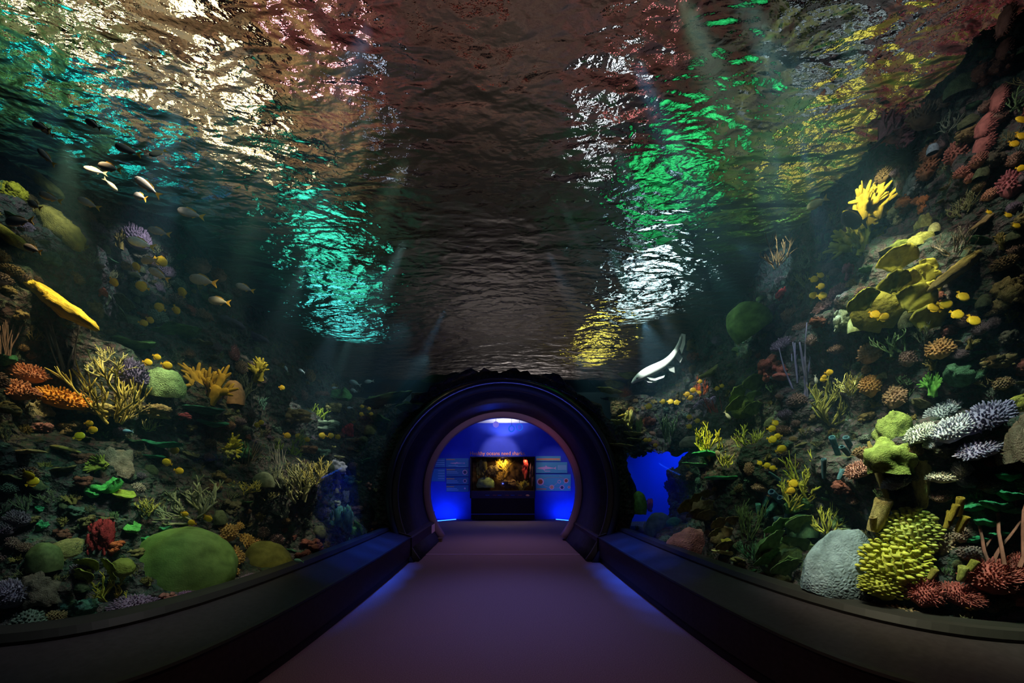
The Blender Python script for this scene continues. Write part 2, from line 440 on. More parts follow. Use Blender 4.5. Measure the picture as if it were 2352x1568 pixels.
for s in (-1, 1):
    struct('wall_room_' + ('left' if s < 0 else 'right'), box_mesh('w', (s * 4 - .05, 8.9, 0), (s * 4 + .05, 12, 3.52)), BLUEW)
V, Fc = [], []; n_ = 56
for k in range(n_ + 1):
    a = math.radians(-38 + 256 * k / n_); ca, sa = math.cos(a), math.sin(a)
    t = min(4.1 / max(1e-6, abs(ca)), (2.42 if sa > 0 else 1.2) / max(1e-6, abs(sa)))
    for Y in (8.90, 8.95):
        V.append(Vector((ca * 1.98, Y, 1.2 + sa * 1.98))); V.append(Vector((ca * t, Y, 1.2 + sa * t)))
for k in range(n_):
    b_ = 4 * k; Fc += [(b_, b_ + 4, b_ + 5, b_ + 1), (b_ + 2, b_ + 3, b_ + 7, b_ + 6), (b_ + 1, b_ + 5, b_ + 7, b_ + 3), (b_, b_ + 2, b_ + 6, b_ + 4)]
struct('wall_front', mesh('wall_front', V, Fc, False), plain('wall_front', (.02, .03, .04), .9, .05))
LED = emit('blue_led', (0.02, 0.13, 1.0), 6.0)
for s, xa in ((-1, -1.70), (1, 1.93)):
    xb = xa + s * 0.75; V, Fc = [], []
    ya, yb = YB - .12, YB - .12 - .75 * 1.5 / 1.7
    add_tube(V, Fc, [(xa, ya, .015), (xb, yb, .015)], [.014, .014], 6)
    o = link('led_strip', mesh('led_strip', V, Fc), LED)
    V2, F2 = [], []
    for z in (0, .012): V2 += [Vector((xa, YB - .001, z)), Vector((xa, ya, z)), Vector((xb, yb, z)), Vector((xb, YB - .001, z))]
    F2 = [(0, 1, 5, 4), (1, 2, 6, 5), (2, 3, 7, 6), (4, 5, 6, 7)]
    struct('trim_%d' % (3 + s), mesh('step', V2, F2, False), BLUEW)
    tag(o, 'glowing blue light strip along the floor of the exhibit room' + (' beside the single-shark panels' if s > 0 else ' beside the stacked info panels'), 'light strip', 'blue floor light strips')
    area('led_wash', ((xa + xb) / 2, (ya + yb) / 2 - .08, .06), ((xa + xb) / 2 + s * .2, (ya + yb) / 2 + .5, 1.0), (0.02, 0.12, 1.0), 12, .7, .05)

# ------------------------------------------------------------------ reef walls
ROCK = rock_mat()
def ridged(v):
    return noise.ridged_multi_fractal(v, 0.9, 2.1, 5, 0.9, 1.8)
PUSH = []          # (point, radius, amount): ledges (+) and hollows (-) in the reef
def reef_grid(s, Ylo, Yhi, ny, nz, topx, name, keep=None):
    V, grid = [], []
    for j in range(ny + 1):
        Y = Ylo + (Yhi - Ylo) * j / ny
        Yc = max(Y, 2.12)
        x0 = flare(2.12, Yc) + 0.10 + max(0, 2.12 - Y) * 3.0
        row = []
        for i in range(nz + 1):
            t = i / nz; z = 0.25 + (ZW + 0.15 - 0.25) * t
            x1 = max(topx(Y), x0 + .55)
            x = x0 + (x1 - x0) * (t ** 0.9)
            p = Vector((s * x, Y, z))
            q = p * 0.9 + Vector((s * 17, 3, 5))
            k = min(1.0, t * 5 + 0.15)
            d = (ridged(q * 0.75) - 1.1) * 0.20 + noise.noise(q * 2.1) * 0.17 + noise.noise(q * 5.3) * 0.09 + noise.noise(q * 11.0) * 0.06 + noise.noise(q * 23.0) * 0.035
            d += 0.10 * math.sin(z * 5.0 + noise.noise(q * 1.2) * 4)          # rough shelves
            for c, r, a in PUSH:
                e = (p - c).length / r
                if e < 2.2: d += a * math.exp(-e * e * 1.6)
            nrm = Vector((-s * 0.87, -0.12, 0.45))
            p = p + nrm * d * k
            lim = flare(2.12, max(p.y, 2.12)) + 0.05
            row.append(len(V)); V.append(p)
        grid.append(row)
    Fc = []
    for j in range(ny):
        for i in range(nz):
            f = (grid[j][i], grid[j + 1][i], grid[j + 1][i + 1], grid[j][i + 1])
            if keep is not None:
                c = (V[f[0]] + V[f[2]]) / 2
                if not keep(c): continue
            Fc.append(f if s > 0 else f[::-1])
    return V, Fc
def topL(Y): return 4.55 - 0.55 * math.exp(-((Y - 4.7) / 0.9) ** 2)
def topR(Y): return 3.2 + 0.85 * min(1, max(0, (Y - 2.5) / 3.5))
# the big hollow under the staghorn shelf, the shelf itself
def slope_pt(s, px, py):
    for k in range(400):
        Y = 2.1 + k * 0.025; p = at(px, py, Y)
        x0 = flare(2.12, Y) + .1; t = max(0, (p.z - .25) / (ZW - .1)); x = x0 + ((topL(Y) if s < 0 else topR(Y)) - x0) * t ** .9
        if abs(p.x) >= x: return p
    return at(px, py, 10)
PUSH += [(slope_pt(-1, 660, 1215), .55, -0.45), (slope_pt(-1, 690, 1110), .40, 0.30), (slope_pt(-1, 100, 1180), .5, -.25),
         (slope_pt(-1, 90, 960), .40, -.15), (slope_pt(1, 1640, 1110), .5, 0.30), (slope_pt(1, 2260, 850), .5, -.25),
         (slope_pt(1, 2050, 620), .5, .20), (slope_pt(-1, 330, 700), .5, -.25), (slope_pt(-1, 620, 980), .5, -.15)]
BV, BF = [], []       # everything that coral may sit on
def solid(name, V, Fc, mat):
    o = struct(name, mesh(name, V, Fc, True), mat)
    b = len(BV); BV.extend(V); BF.extend([tuple(b + i for i in f) for f in Fc]); return o
V, Fc = reef_grid(-1, 1.75, 11.4, 320, 150, topL, 'reef_rock_left'); solid('reef_rock_left', V, Fc, ROCK)
def keepR(c):
    n_ = noise.noise(c * 2.3) * 0.25 + noise.noise(c * 6) * 0.10
    return not (c.y > 5.95 + n_ + max(0, c.z - 1.2) * .1 and c.z < 2.02 + n_ * 0.7 and c.y < 9.5)
V, Fc = reef_grid(1, 1.75, 11.4, 320, 150, topR, 'reef_rock_right', keepR); solid('reef_rock_right', V, Fc, ROCK)
# rock arch crusted round the portal
V, Fc, n1, n2 = [], [], 90, 16
for k in range(n1 + 1):
    a = math.radians(-36 + 252 * k / n1)
    for i in range(n2 + 1):
        t = i / n2
        r = 2.12 + 0.42 * min(1, t * 2.2) * (0.55 + 0.45 * abs(math.cos(a)) ** .7)
        Y = 6.56 + max(0, t - 0.25) * 3.2
        p = Vector((math.cos(a) * r, Y, 1.2 + math.sin(a) * r))
        q = p * 1.3 + Vector((4, 9, 2))
        dd = noise.noise(q * 1.6) * .14 + noise.noise(q * 4) * .09 + noise.noise(q * 9) * .05
        rad = Vector((math.cos(a), 0, math.sin(a)))
        k_ = min(1, t * 4)
        p += rad * max(-.05, dd) * k_ + Vector((0, -1, 0)) * dd * .8 * k_
        V.append(p)
for k in range(n1):
    for i in range(n2):
        a_ = k * (n2 + 1) + i; Fc.append((a_, a_ + n2 + 1, a_ + n2 + 2, a_ + 1))
solid('reef_rock_arch', V, Fc, ROCK)
# reef closing off the tank on both sides of the portal
for s, side, z0 in ((-1, 'left', .3), (1, 'right', 2.02)):
    V, Fc, nx, nz = [], [], 44, 56
    for i in range(nx + 1):
        for j in range(nz + 1):
            X = 2.25 + 2.6 * i / nx; z = z0 + (3.35 - z0) * j / nz
            p = Vector((s * X, 7.25 + (z - 1) * .22 - .5 * (X - 2.25) / 2.6, z)); q = p * 1.1 + Vector((3, 8, 1))
            d = noise.noise(q * 1.7) * .28 + noise.noise(q * 4.4) * .13 + noise.noise(q * 10) * .07 + noise.noise(q * 22) * .03
            p += Vector((0, -1, .2)) * d
            if s > 0 and j == 0: p.z += noise.noise(q * 5) * .12
            if j > nz - 6: p.y += (j - nz + 6) * .12
            V.append(p)
    for i in range(nx):
        for j in range(nz):
            a_ = i * (nz + 1) + j; f = (a_, a_ + 1, a_ + nz + 2, a_ + nz + 1); Fc.append(f if s < 0 else f[::-1])
    solid('reef_rock_end_' + side, V, Fc, ROCK)
# tank floor and back of the tank
SAND = plain('tank_sand', (.16, .13, .10), .95, .05, 0, .4, 25.0, .8)
for s, side in ((-1, 'left'), (1, 'right')):
    V, Fc = [], []
    for j in range(61):
        Y = 1.7 + 9.8 * j / 60; x0 = flare(2.11, max(2.12, Y)) + max(0, 2.12 - Y) * 3
        for i in range(13):
            p = Vector((s * (x0 + 2.6 * i / 12), Y, 0)); p.z = .42 + .10 * noise.noise(p * 2.0) + .05 * noise.noise(p * 6)
            V.append(p)
    for j in range(60):
        for i in range(12):
            a_ = j * 13 + i; f = (a_, a_ + 1, a_ + 14, a_ + 13); Fc.append(f if s > 0 else f[::-1])
    solid('floor_tank_' + side, V, Fc, SAND)
BACKW = plain('tank_back', (.05, .16, .6), .9, .05)
me = box_mesh('tank_back', (-7, 11.3, 0), (7, 11.4, ZW + .3))
for nm, lo, hi in (('wall_tank_back_left', (-7, 11.35, 0), (-4.05, 11.5, 4.9)), ('wall_tank_back_right', (4.05, 11.35, 0), (7, 11.5, 4.9)), ('wall_tank_back_upper', (-4.05, 11.35, 3.62), (4.05, 11.5, 4.9))):
    o = struct(nm, box_mesh(nm, lo, hi), plain('tank_back_dark', (.02, .035, .06), .9, .05))
    b = len(BV); mm = o.data; BV.extend([v.co.copy() for v in mm.vertices]); BF.extend([tuple(b + i for i in p.vertices) for p in mm.polygons])
# blue lit recess seen through the gap in the reef
V, Fc = [], []
add_box(V, Fc, (2.6, 8.78, 0), (6.2, 8.88, 2.75)); add_box(V, Fc, (6.1, 6.4, 0), (6.2, 8.78, 2.75)); add_box(V, Fc, (2.75, 8.0, 2.65), (6.1, 8.78, 2.75))  # side wall and top added to keep the blue light from spilling
struct('wall_blue_recess', mesh('wall_blue_recess', V, Fc, False), plain('recess', (.04, .16, .85), .9, .05))
spot('recess_blue_lamp', (4.4, 7.6, 2.5), (4.0, 8.8, 1.2), (0.0, 0.10, 1.0), 90, 110, 1.0)

# ------------------------------------------------------------------ water and the ceiling above it
V = [Vector((x, y, ZW)) for x, y in ((-6.8, -3), (-6.8, 11.34), (6.8, 11.34), (6.8, -3))]
water = link('water_surface', mesh('water_surface', V, [(0, 1, 2, 3)], False), water_mat())
water['kind'] = 'stuff'; tag(water, 'rippled water surface overhead catching the coloured lamps', 'water')
struct('ceiling_tank', box_mesh('ceiling_tank', (-14, -6, ZC), (14, 26, ZC + .1)), plain('ceiling_dark', (.18, .155, .14), .9, .1, 0, .3, 1.5))
def through_water(px, py, z):
    p = ground(px, py, ZW); d = ray(px, py).normalized()
    si = math.hypot(d.x, d.y) / 1.33; hd = Vector((d.x, d.y, 0)).normalized()
    t = Vector((hd.x * si, hd.y * si, math.sqrt(1 - si * si)))
    return p + t * ((z - ZW) / t.z)
HOUS = plain('lamp_housing', (.03, .03, .03), .5)
LAMPS = [  # px, py, width, height, lens colour, lens strength, glow colour, glow watts, word
    (548, 240, 95, 190, (1.0, .74, .38), 5.5, (1.0, .62, .25), 260, 'amber'),
    (190, 20, 150, 110, (1.0, .82, .50), 4.0, (1.0, .70, .35), 160, 'cream'),
    (26, 80, 60, 120, (.25, .75, .22), 0.7, (.25, .9, .25), 120, 'leaf green'),
    (228, 255, 165, 100, (.02, .62, .55), 1.7, (.03, .60, .62), 130, 'turquoise'),
    (705, 42, 80, 80, (1.0, .42, .48), 5.5, (1.0, .15, .2), 40, 'pink'),
    (862, 265, 16, 120, (.65, .75, 1.0), 1.1, (.6, .7, 1), 6, 'narrow white'),
    (772, 605, 140, 170, (.05, .75, .50), 1.5, (.04, .7, .42), 190, 'sea green'),
    (792, 738, 100, 56, (.10, .95, .95), 2.4, (.05, .8, .8), 60, 'cyan'),
    (1385, 290, 30, 190, (.85, .9, 1.0), 2.6, (.6, .7, 1), 12, 'tall white'),
    (1482, 115, 34, 80, (1.0, .30, .30), 1.3, (1, .2, .2), 25, 'red'),
    (1550, 410, 180, 220, (.03, .60, .16), 1.1, (.03, .75, .2), 190, 'emerald'),
    (1487, 668, 110, 95, (.62, .92, 1.0), 5.0, (.3, .8, .9), 90, 'icy white'),
    (1370, 803, 60, 50, (1.0, .85, .12), 3.2, (.9, .75, .1), 90, 'yellow'),
    (1905, 290, 100, 160, (.75, .66, .10), 0.8, (.55, .6, .1), 110, 'olive yellow'),
    (1960, 60, 240, 110, (.45, .55, .58), 0.45, (.4, .5, .55), 110, 'added pale grey'),  # glowing disc added for a pale patch of ceiling, not a lamp
    (1800, 430, 30, 50, (.35, .85, .12), 0.9, (.2, .8, .2), 40, 'lime'),
    (1450, 540, 44, 70, (.5, .8, 1.0), 0.8, (.3, .6, .8), 20, 'small bluish'),
    (1090, 18, 130, 40, (.7, .12, .08), 0.22, (.6, .12, .08), 20, 'faint red'),
    (372, 330, 50, 40, (.10, .35, .75), 0.4, (.1, .3, .7), 30, 'soft blue'),
    (660, 400, 60, 120, (.05, .45, .25), 0.4, (.05, .5, .3), 40, 'faint green'),
    (2190, 120, 60, 90, (.6, .12, .16), 0.3, (.7, .1, .15), 50, 'dull red'),
]
for px, py, wd, hg, lc, ls, gc, gw, word in LAMPS:
    c = through_water(px, py, ZC - .35)
    ex = (through_water(px + wd / 2, py, ZC - .35) - through_water(px - wd / 2, py, ZC - .35)).length / 2
    ey = (through_water(px, py + hg / 2, ZC - .35) - through_water(px, py - hg / 2, ZC - .35)).length / 2
    root = empty('stage_lamp', c)
    tag(root, '%s stage lamp on the ceiling seen through the water' % word, 'lamp')
    n = 28; V, Fc = [], []
    for z, k in ((.03, .01), (.0, .5), (0, 1.0)):
        V += [Vector((math.cos(6.2832 * q / n) * ex * k, math.sin(6.2832 * q / n) * ey * k, z)) for q in range(n)]
    for r_ in range(2):
        for q in range(n): Fc.append((r_ * n + q, r_ * n + (q + 1) % n, (r_ + 1) * n + (q + 1) % n, (r_ + 1) * n + q))
    link('lens', mesh('lens', V, Fc), lens_mat('lens_' + word.replace(' ', '_'), lc, ls, ex, ey), root)
    V, Fc = [], []
    for z, k in ((-.03, 1.0), (-.03, 1.06), (.35, 1.04)):
        V += [Vector((math.cos(6.2832 * q / n) * ex * k, math.sin(6.2832 * q / n) * ey * k, z)) for q in range(n)]
    for r_ in range(2):
        for q in range(n): Fc.append((r_ * n + q, r_ * n + (q + 1) % n, (r_ + 1) * n + (q + 1) % n, (r_ + 1) * n + q))
    link('housing', mesh('housing', V, Fc), HOUS, root)
    g = c + Vector((0, 0, -.5)); spot('stage_glow', g, g + Vector((0, 0, 1)), gc, gw * 0.5, 165, 1.0, .1)  # added upward spot tints the ceiling around the lens
for p, c, e in (((0, 4, 6.2), (1.0, .84, .72), 34), ((0, 10, 6.0), (.9, .84, .86), 95), ((1, 17, 6.0), (.85, .83, .9), 800)):
    spot('ceiling_fill', p, Vector(p) + Vector((0, 0, 1)), c, e, 170, 1.0, .2)  # added upward fill that brightens the ceiling, no fixture there
# ================================================================== CORAL KINDS
CACHE = {}
def cached(fn):
    def g(*a):
        k = (fn.__name__,) + a
        if k not in CACHE: CACHE[k] = fn(*a)
        return CACHE[k]
    return g
def fib(n, zmin=-0.2):
    for i in range(n):
        z = 1 - (1 - zmin) * (i + .5) / n; r = math.sqrt(max(0, 1 - z * z)); a = i * 2.399963
        yield Vector((math.cos(a) * r, math.sin(a) * r, z))

@cached
def dome(seed, amp=0.10, up=0.8):
    V, Fc = [], []; nu, nv = 36, 18
    sv = Vector((seed * 3.7, seed * 1.3, seed * 2.9))
    for i in range(nv + 1):
        th = math.radians(112) * i / nv
        for k in range(nu):
            ph = 2 * math.pi * k / nu
            d = Vector((math.sin(th) * math.cos(ph), math.sin(th) * math.sin(ph), math.cos(th)))
            r = 1 + amp * noise.noise(d * 1.6 + sv) * 1.6 + amp * .55 * noise.noise(d * 4 + sv) + amp * .28 * noise.noise(d * 11 + sv)
            V.append(Vector((d.x * r, d.y * r, d.z * r * up)))
    for i in range(nv):
        for k in range(nu):
            k2 = (k + 1) % nu; Fc.append((i * nu + k, (i + 1) * nu + k, (i + 1) * nu + k2, i * nu + k2))
    return mesh('dome', norm_box(V), Fc)
@cached
def fingers(seed, n=130, fl=0.22, fr=0.055, sx=1.0, sz=0.8, zmin=-0.15):
    """cushion or ball bristling with blunt fingers"""
    rnd = random.Random(seed); V, Fc = [], []
    add_blob(V, Fc, (0, 0, 0), .80, 18, 12, .22, 2.2, seed, (sx, .8, sz))
    sv = Vector((seed * 2.1, 4, seed))
    for d in fib(n, zmin):
        k = .80 * (1 + .22 * noise.noise(d * 2.2 + Vector((seed * 7.3, seed * 3.1, seed * 5.7))))
        p = Vector((d.x * sx, d.y * .8, d.z * sz)) * k * .95
        o = (d + Vector((rnd.uniform(-.35, .35), rnd.uniform(-.35, .35), rnd.uniform(-.1, .45)))).normalized()
        L = fl * rnd.uniform(.6, 1.35); r = fr * rnd.uniform(.8, 1.25)
        add_tube(V, Fc, [p - o * .03, p + o * L * .55, p + o * L], [r * 1.1, r, r * .72], 5)
        if rnd.random() < .5:
            o2 = (o + Vector((rnd.uniform(-.8, .8), rnd.uniform(-.8, .8), rnd.uniform(-.3, .6)))).normalized()
            add_tube(V, Fc, [p + o * L * .4, p + o * L * .4 + o2 * L * .55], [r * .8, r * .6], 5)
    return mesh('fingers', norm_box(V), Fc)
@cached
def staghorn(seed, n=9, depth=4, thick=.045, spread=.75, upb=.25, plane=0.0):
    rnd = random.Random(seed); V, Fc = [], []
    def grow(p, d, L, r, lev):
        pts, rads = [p], [r]
        q = p; dd = d
        for i in range(3):
            dd = (dd + Vector((rnd.uniform(-.25, .25), rnd.uniform(-.25, .25) * (1 - plane), rnd.uniform(-.12, .3) * (upb + .4)))).normalized()
            q = q + dd * (L / 3); pts.append(q); rads.append(r * (1 - .12 * (i + 1)))
        if lev == 0: rads[-1] = r * .45
        add_tube(V, Fc, pts, rads, 5)
        if lev > 0:
            for k in range(rnd.choice((2, 2, 3))):
                a = pts[rnd.choice((1, 2, 3, 3))]
                nd = (dd + Vector((rnd.uniform(-1, 1) * spread, rnd.uniform(-1, 1) * spread * (1 - plane), rnd.uniform(-.6, 1) * spread * .8 + upb * .4))).normalized()
                grow(a, nd, L * rnd.uniform(.62, .88), r * .78, lev - 1)
    for i in range(n):
        a = 6.283 * i / n + rnd.uniform(-.3, .3)
        d = Vector((math.cos(a) * spread, math.sin(a) * spread * (1 - plane), rnd.uniform(-.15, 1.0) + upb)).normalized()
        grow(Vector((math.cos(a) * .14, math.sin(a) * .14 * (1 - plane), rnd.uniform(-.12, .16))), d, rnd.uniform(.30, .46), thick, depth - 1)
    return mesh('staghorn', norm_box(V), Fc)
@cached
def palmate(seed, n=4):
    """fire coral: flat upright blades that break up into fingers"""
    rnd = random.Random(seed); V, Fc = [], []
    def grow(p, d, L, r, lev, ax):
        pts, rads = [p], [r]; q = p; dd = d
        side = ax.cross(d).normalized()
        for i in range(3):
            dd = (dd + side * rnd.uniform(-.22, .22) + ax * rnd.uniform(-.08, .08)).normalized(); q = q + dd * L / 3
            pts.append(q); rads.append(r * (1.0, 1.12, .95)[i] if lev else r * (.95, .85, .55)[i])
        add_tube(V, Fc, pts, rads, 6, True, .38, ax)
        if lev:
            m = rnd.choice((3, 3, 4))
            for k in range(m):
                t = (k + .5) / m - .5
                nd = (dd + side * t * 2.0 + ax * rnd.uniform(-.15, .15)).normalized()
                grow(pts[-1 if abs(t) < .3 else -2] + side * t * r * .8, nd, L * rnd.uniform(.55, .85), r * .55, lev - 1, ax)
    for i in range(n):
        a = 3.1416 * i / n + rnd.uniform(-.4, .4)
        ax = Vector((math.sin(a) * .8, math.cos(a), .0)).normalized()
        lean = Vector((math.cos(a) * rnd.uniform(-.9, .9), -math.sin(a) * .3, 1)).normalized()
        grow(Vector((rnd.uniform(-.1, .1), rnd.uniform(-.1, .1), 0)), lean, .42, .16, 2, ax)
    return mesh('palmate', norm_box(V), Fc)
@cached
def plate(seed, th=.12, asp=.7, rough=.10):
    rnd = random.Random(seed); V, Fc = [], []; nu, nr = 40, 6
    sv = Vector((seed * 5.1, seed * 2.2, 1))
    def rim(a):
        d = Vector((math.cos(a), math.sin(a), 0))
        return 1 + .28 * noise.noise(d * 1.3 + sv) + rough * noise.noise(d * 6 + sv)
    for sgn in (1, -1):
        for i in range(nr + 1):
            t = i / nr
            for k in range(nu):
                a = 6.2832 * k / nu; r = rim(a) * t
                x, y = math.cos(a) * r, math.sin(a) * r * asp
                wv = .10 * noise.noise(Vector((x * 1.7, y * 1.7, seed))) + .05 * t * t
                e = math.sqrt(max(0, 1 - t ** 6))
                z = wv + (th * .5 * e + .03 * noise.noise(Vector((x * 7, y * 7, seed)))) * 1 if sgn > 0 else wv - th * .5 * e * (1.0 + (1 - t) * .8)
                V.append(Vector((x, y, z)))
    M = (nr + 1) * nu
    for s in (0, 1):
        for i in range(nr):
            for k in range(nu):
                k2 = (k + 1) % nu; b = s * M
                f = (b + i * nu + k, b + (i + 1) * nu + k, b + (i + 1) * nu + k2, b + i * nu + k2)
                Fc.append(f if s == 0 else f[::-1])
    for k in range(nu):
        k2 = (k + 1) % nu; Fc.append((nr * nu + k, M + nr * nu + k, M + nr * nu + k2, nr * nu + k2))
    return mesh('plate', norm_box(V), Fc)
@cached
def leaf(seed):
    """one cupped, wavy-rimmed blade of a cabbage coral; base at origin, opening upward and outward along -y"""
    V, Fc = [], []; nu, nv = 16, 7; sv = Vector((seed * 3.3, 1, seed))
    for sgn in (1, -1):
        for j in range(nv + 1):
            v = j / nv
            for i in range(nu + 1):
                u = (i / nu - .5) * 2
                a = u * 1.35; r = .10 + .48 * v ** .9 * (1 - .18 * u * u) * (1 + .22 * noise.noise(Vector((u * 2.2, v, 0)) + sv) + .10 * noise.noise(Vector((u * 6, 0, 0)) + sv))
                out = v * v * .35
                p = Vector((math.sin(a) * (r * .75 + out * .4), -math.cos(a) * (r * .35 + out) + .12, r * 1.15 * math.sqrt(max(.05, 1 - .5 * u * u)) - out * .25))
                p += Vector((0, 1, .3)).normalized() * (.022 * sgn * (1.15 - v * .5))
                p.y += .03 * math.sin(u * 9 + seed) * v
                V.append(p)
    M = (nv + 1) * (nu + 1)
    for s in (0, 1):
        for j in range(nv):
            for i in range(nu):
                b = s * M + j * (nu + 1) + i; f = (b, b + 1, b + nu + 2, b + nu + 1)
                Fc.append(f[::-1] if s == 0 else f)
    ring = [j * (nu + 1) for j in range(nv, -1, -1)] + list(range(0, nu + 1)) + [j * (nu + 1) + nu for j in range(0, nv + 1)] + [nv * (nu + 1) + i for i in range(nu, -1, -1)]
    for a, b in zip(ring, ring[1:]):
        if a != b: Fc.append((a, b, M + b, M + a))
    return mesh('leaf', V, Fc)
@cached
def tube_one(seed, bend=.12):
    rnd = random.Random(seed); V, Fc = [], []; n = 12
    bx, by = rnd.uniform(-1, 1) * bend, rnd.uniform(-1, 1) * bend
    rings = [(0, .32), (.25, .40), (.5, .43), (.75, .44), (.93, .48), (1.0, .44), (.99, .32), (.7, .28), (.45, .22)]
    for z, r in rings:
        for k in range(n):
            a = 6.2832 * k / n; rr = r * (1 + .10 * noise.noise(Vector((math.cos(a) * 1.5, math.sin(a) * 1.5, z * 3 + seed))))
            V.append(Vector((math.cos(a) * rr + bx * z * z * 2, math.sin(a) * rr + by * z * z * 2, z)))
    for i in range(len(rings) - 1):
        for k in range(n):
            k2 = (k + 1) % n; Fc.append((i * n + k, i * n + k2, (i + 1) * n + k2, (i + 1) * n + k))
    b = (len(rings) - 1) * n; Fc.append(tuple(range(b, b + n)))
    return mesh('tube', V, Fc)
@cached
def whips(seed, n=9, r=.012, spread=.35, fork=.5):
    rnd = random.Random(seed); V, Fc = [], []
    for i in range(n):
        p = Vector((rnd.uniform(-.06, .06), rnd.uniform(-.06, .06), 0)); d = Vector((rnd.uniform(-1, 1) * spread, rnd.uniform(-.5, .5) * spread, 1)).normalized()
        L = rnd.uniform(.6, 1.0); pts = [p.copy()]
        for k in range(6):
            d = (d + Vector((rnd.uniform(-.14, .14), rnd.uniform(-.1, .1), .04))).normalized(); p = p + d * L / 6; pts.append(p.copy())
        add_tube(V, Fc, pts, [r * (1 - .10 * k) for k in range(7)], 5)
        if rnd.random() < fork:
            k = rnd.choice((2, 3)); d2 = (pts[k + 1] - pts[k]).normalized() + Vector((rnd.uniform(-.5, .5), 0, 0)); q = pts[k].copy(); b = [q.copy()]
            for _ in range(4): q = q + d2.normalized() * L / 8; b.append(q.copy()); d2 += Vector((rnd.uniform(-.1, .1), 0, .15))
            add_tube(V, Fc, b, [r * .8] * 4 + [r * .5], 5)
    return mesh('whips', norm_box(V), Fc)
@cached
def fan(seed):
    rnd = random.Random(seed); V, Fc = [], []
    def grow(p, a, L, r, lev):
        q = p + Vector((math.sin(a) * L, rnd.uniform(-.02, .02), math.cos(a) * L))
        add_tube(V, Fc, [p, (p + q) / 2 + Vector((rnd.uniform(-.01, .01), 0, 0)), q], [r, r * .9, r * .75], 5)
        if lev:
            for s in (-1, 1, 0) if lev > 2 else (-1, 1): grow(q, a + s * rnd.uniform(.25, .55), L * rnd.uniform(.7, .9), r * .8, lev - 1)
    grow(Vector((0, 0, 0)), 0, .22, .04, 6)
    return mesh('fan', norm_box(V), Fc)
@cached
def sponge(seed, n=15, amp=.55):
    rnd = random.Random(seed); V, Fc = [], []
    for i in range(n):
        add_blob(V, Fc, (rnd.uniform(-.55, .55), rnd.uniform(-.25, .25), rnd.uniform(-.4, .4)), rnd.uniform(.14, .34), 16, 11, amp, 3.6, seed + i * 3.3)
    for i in range(26):
        a = Vector((rnd.uniform(-.6, .6), rnd.uniform(-.35, 0), rnd.uniform(-.4, .5))); add_blob(V, Fc, a, rnd.uniform(.05, .11), 7, 5, .5, 3, i * 2.7 + seed)
    return mesh('sponge', norm_box(V), Fc)
@cached
def knobs(seed, n=150):
    """leaning mound of mushroom-headed knobs"""
    rnd = random.Random(seed); V, Fc = [], []
    add_blob(V, Fc, (0, .1, .3), .42, 16, 10, .25, 2, seed, (.8, .7, 1.0))
    for d in fib(n, -.6):
        p = Vector((d.x * .36, d.y * .34 + .1, d.z * .44 + .3)); o = (d + Vector((0, -.1, .35))).normalized()
        L = rnd.uniform(.06, .15); c = p + o * L; r = rnd.uniform(.028, .055)
        add_tube(V, Fc, [p, c], [r * .55, r * .6], 5, False)
        add_blob(V, Fc, c, r, 7, 5, .25, 3, rnd.random() * 50, (1.2, 1.0, .75))
    return mesh('knobs', norm_box(V), Fc)
@cached
def blade(seed):
    """long thick slab of coral with a nibbled rim"""
    V, Fc = [], []; n = 54; m = 16; sv = Vector((seed * 4.1, 2, seed))
    for i in range(n + 1):
        t = i / n; x = t - .5
        w_ = (max(0.02, math.sin(math.pi * min(1, max(0, t * .94 + .04)))) ** .45)
        for k in range(m):
            a = 6.2832 * k / m
            rr = 1 + .22 * noise.noise(Vector((x * 9, math.cos(a) * 1.5, math.sin(a) * 1.5)) + sv) + .20 * noise.noise(Vector((x * 34, math.cos(a) * 4, math.sin(a) * 4)) + sv)
            V.append(Vector((x, math.cos(a) * .5 * w_ * rr, .5 + math.sin(a) * .5 * w_ * rr + .25 * noise.noise(Vector((x * 2.5, 0, seed))))))
    for i in range(n):
        for k in range(m):
            k2 = (k + 1) % m; Fc.append((i * m + k, i * m + k2, (i + 1) * m + k2, (i + 1) * m + k))
    Fc += [tuple(range(m - 1, -1, -1)), tuple(range(n * m, n * m + m))]
    return mesh('blade', norm_box(V), Fc)
@cached
def urchin(seed):
    rnd = random.Random(seed); V, Fc = [], []
    add_blob(V, Fc, (0, 0, 0), .4, 12, 8)
    for d in fib(170, -.5):
        o = (d + Vector((rnd.uniform(-.25, .25),) * 3)).normalized(); add_tube(V, Fc, [d * .36, d * .36 + o * rnd.uniform(.3, .6)], [.018, .005], 4)
    return mesh('urchin', norm_box(V), Fc)

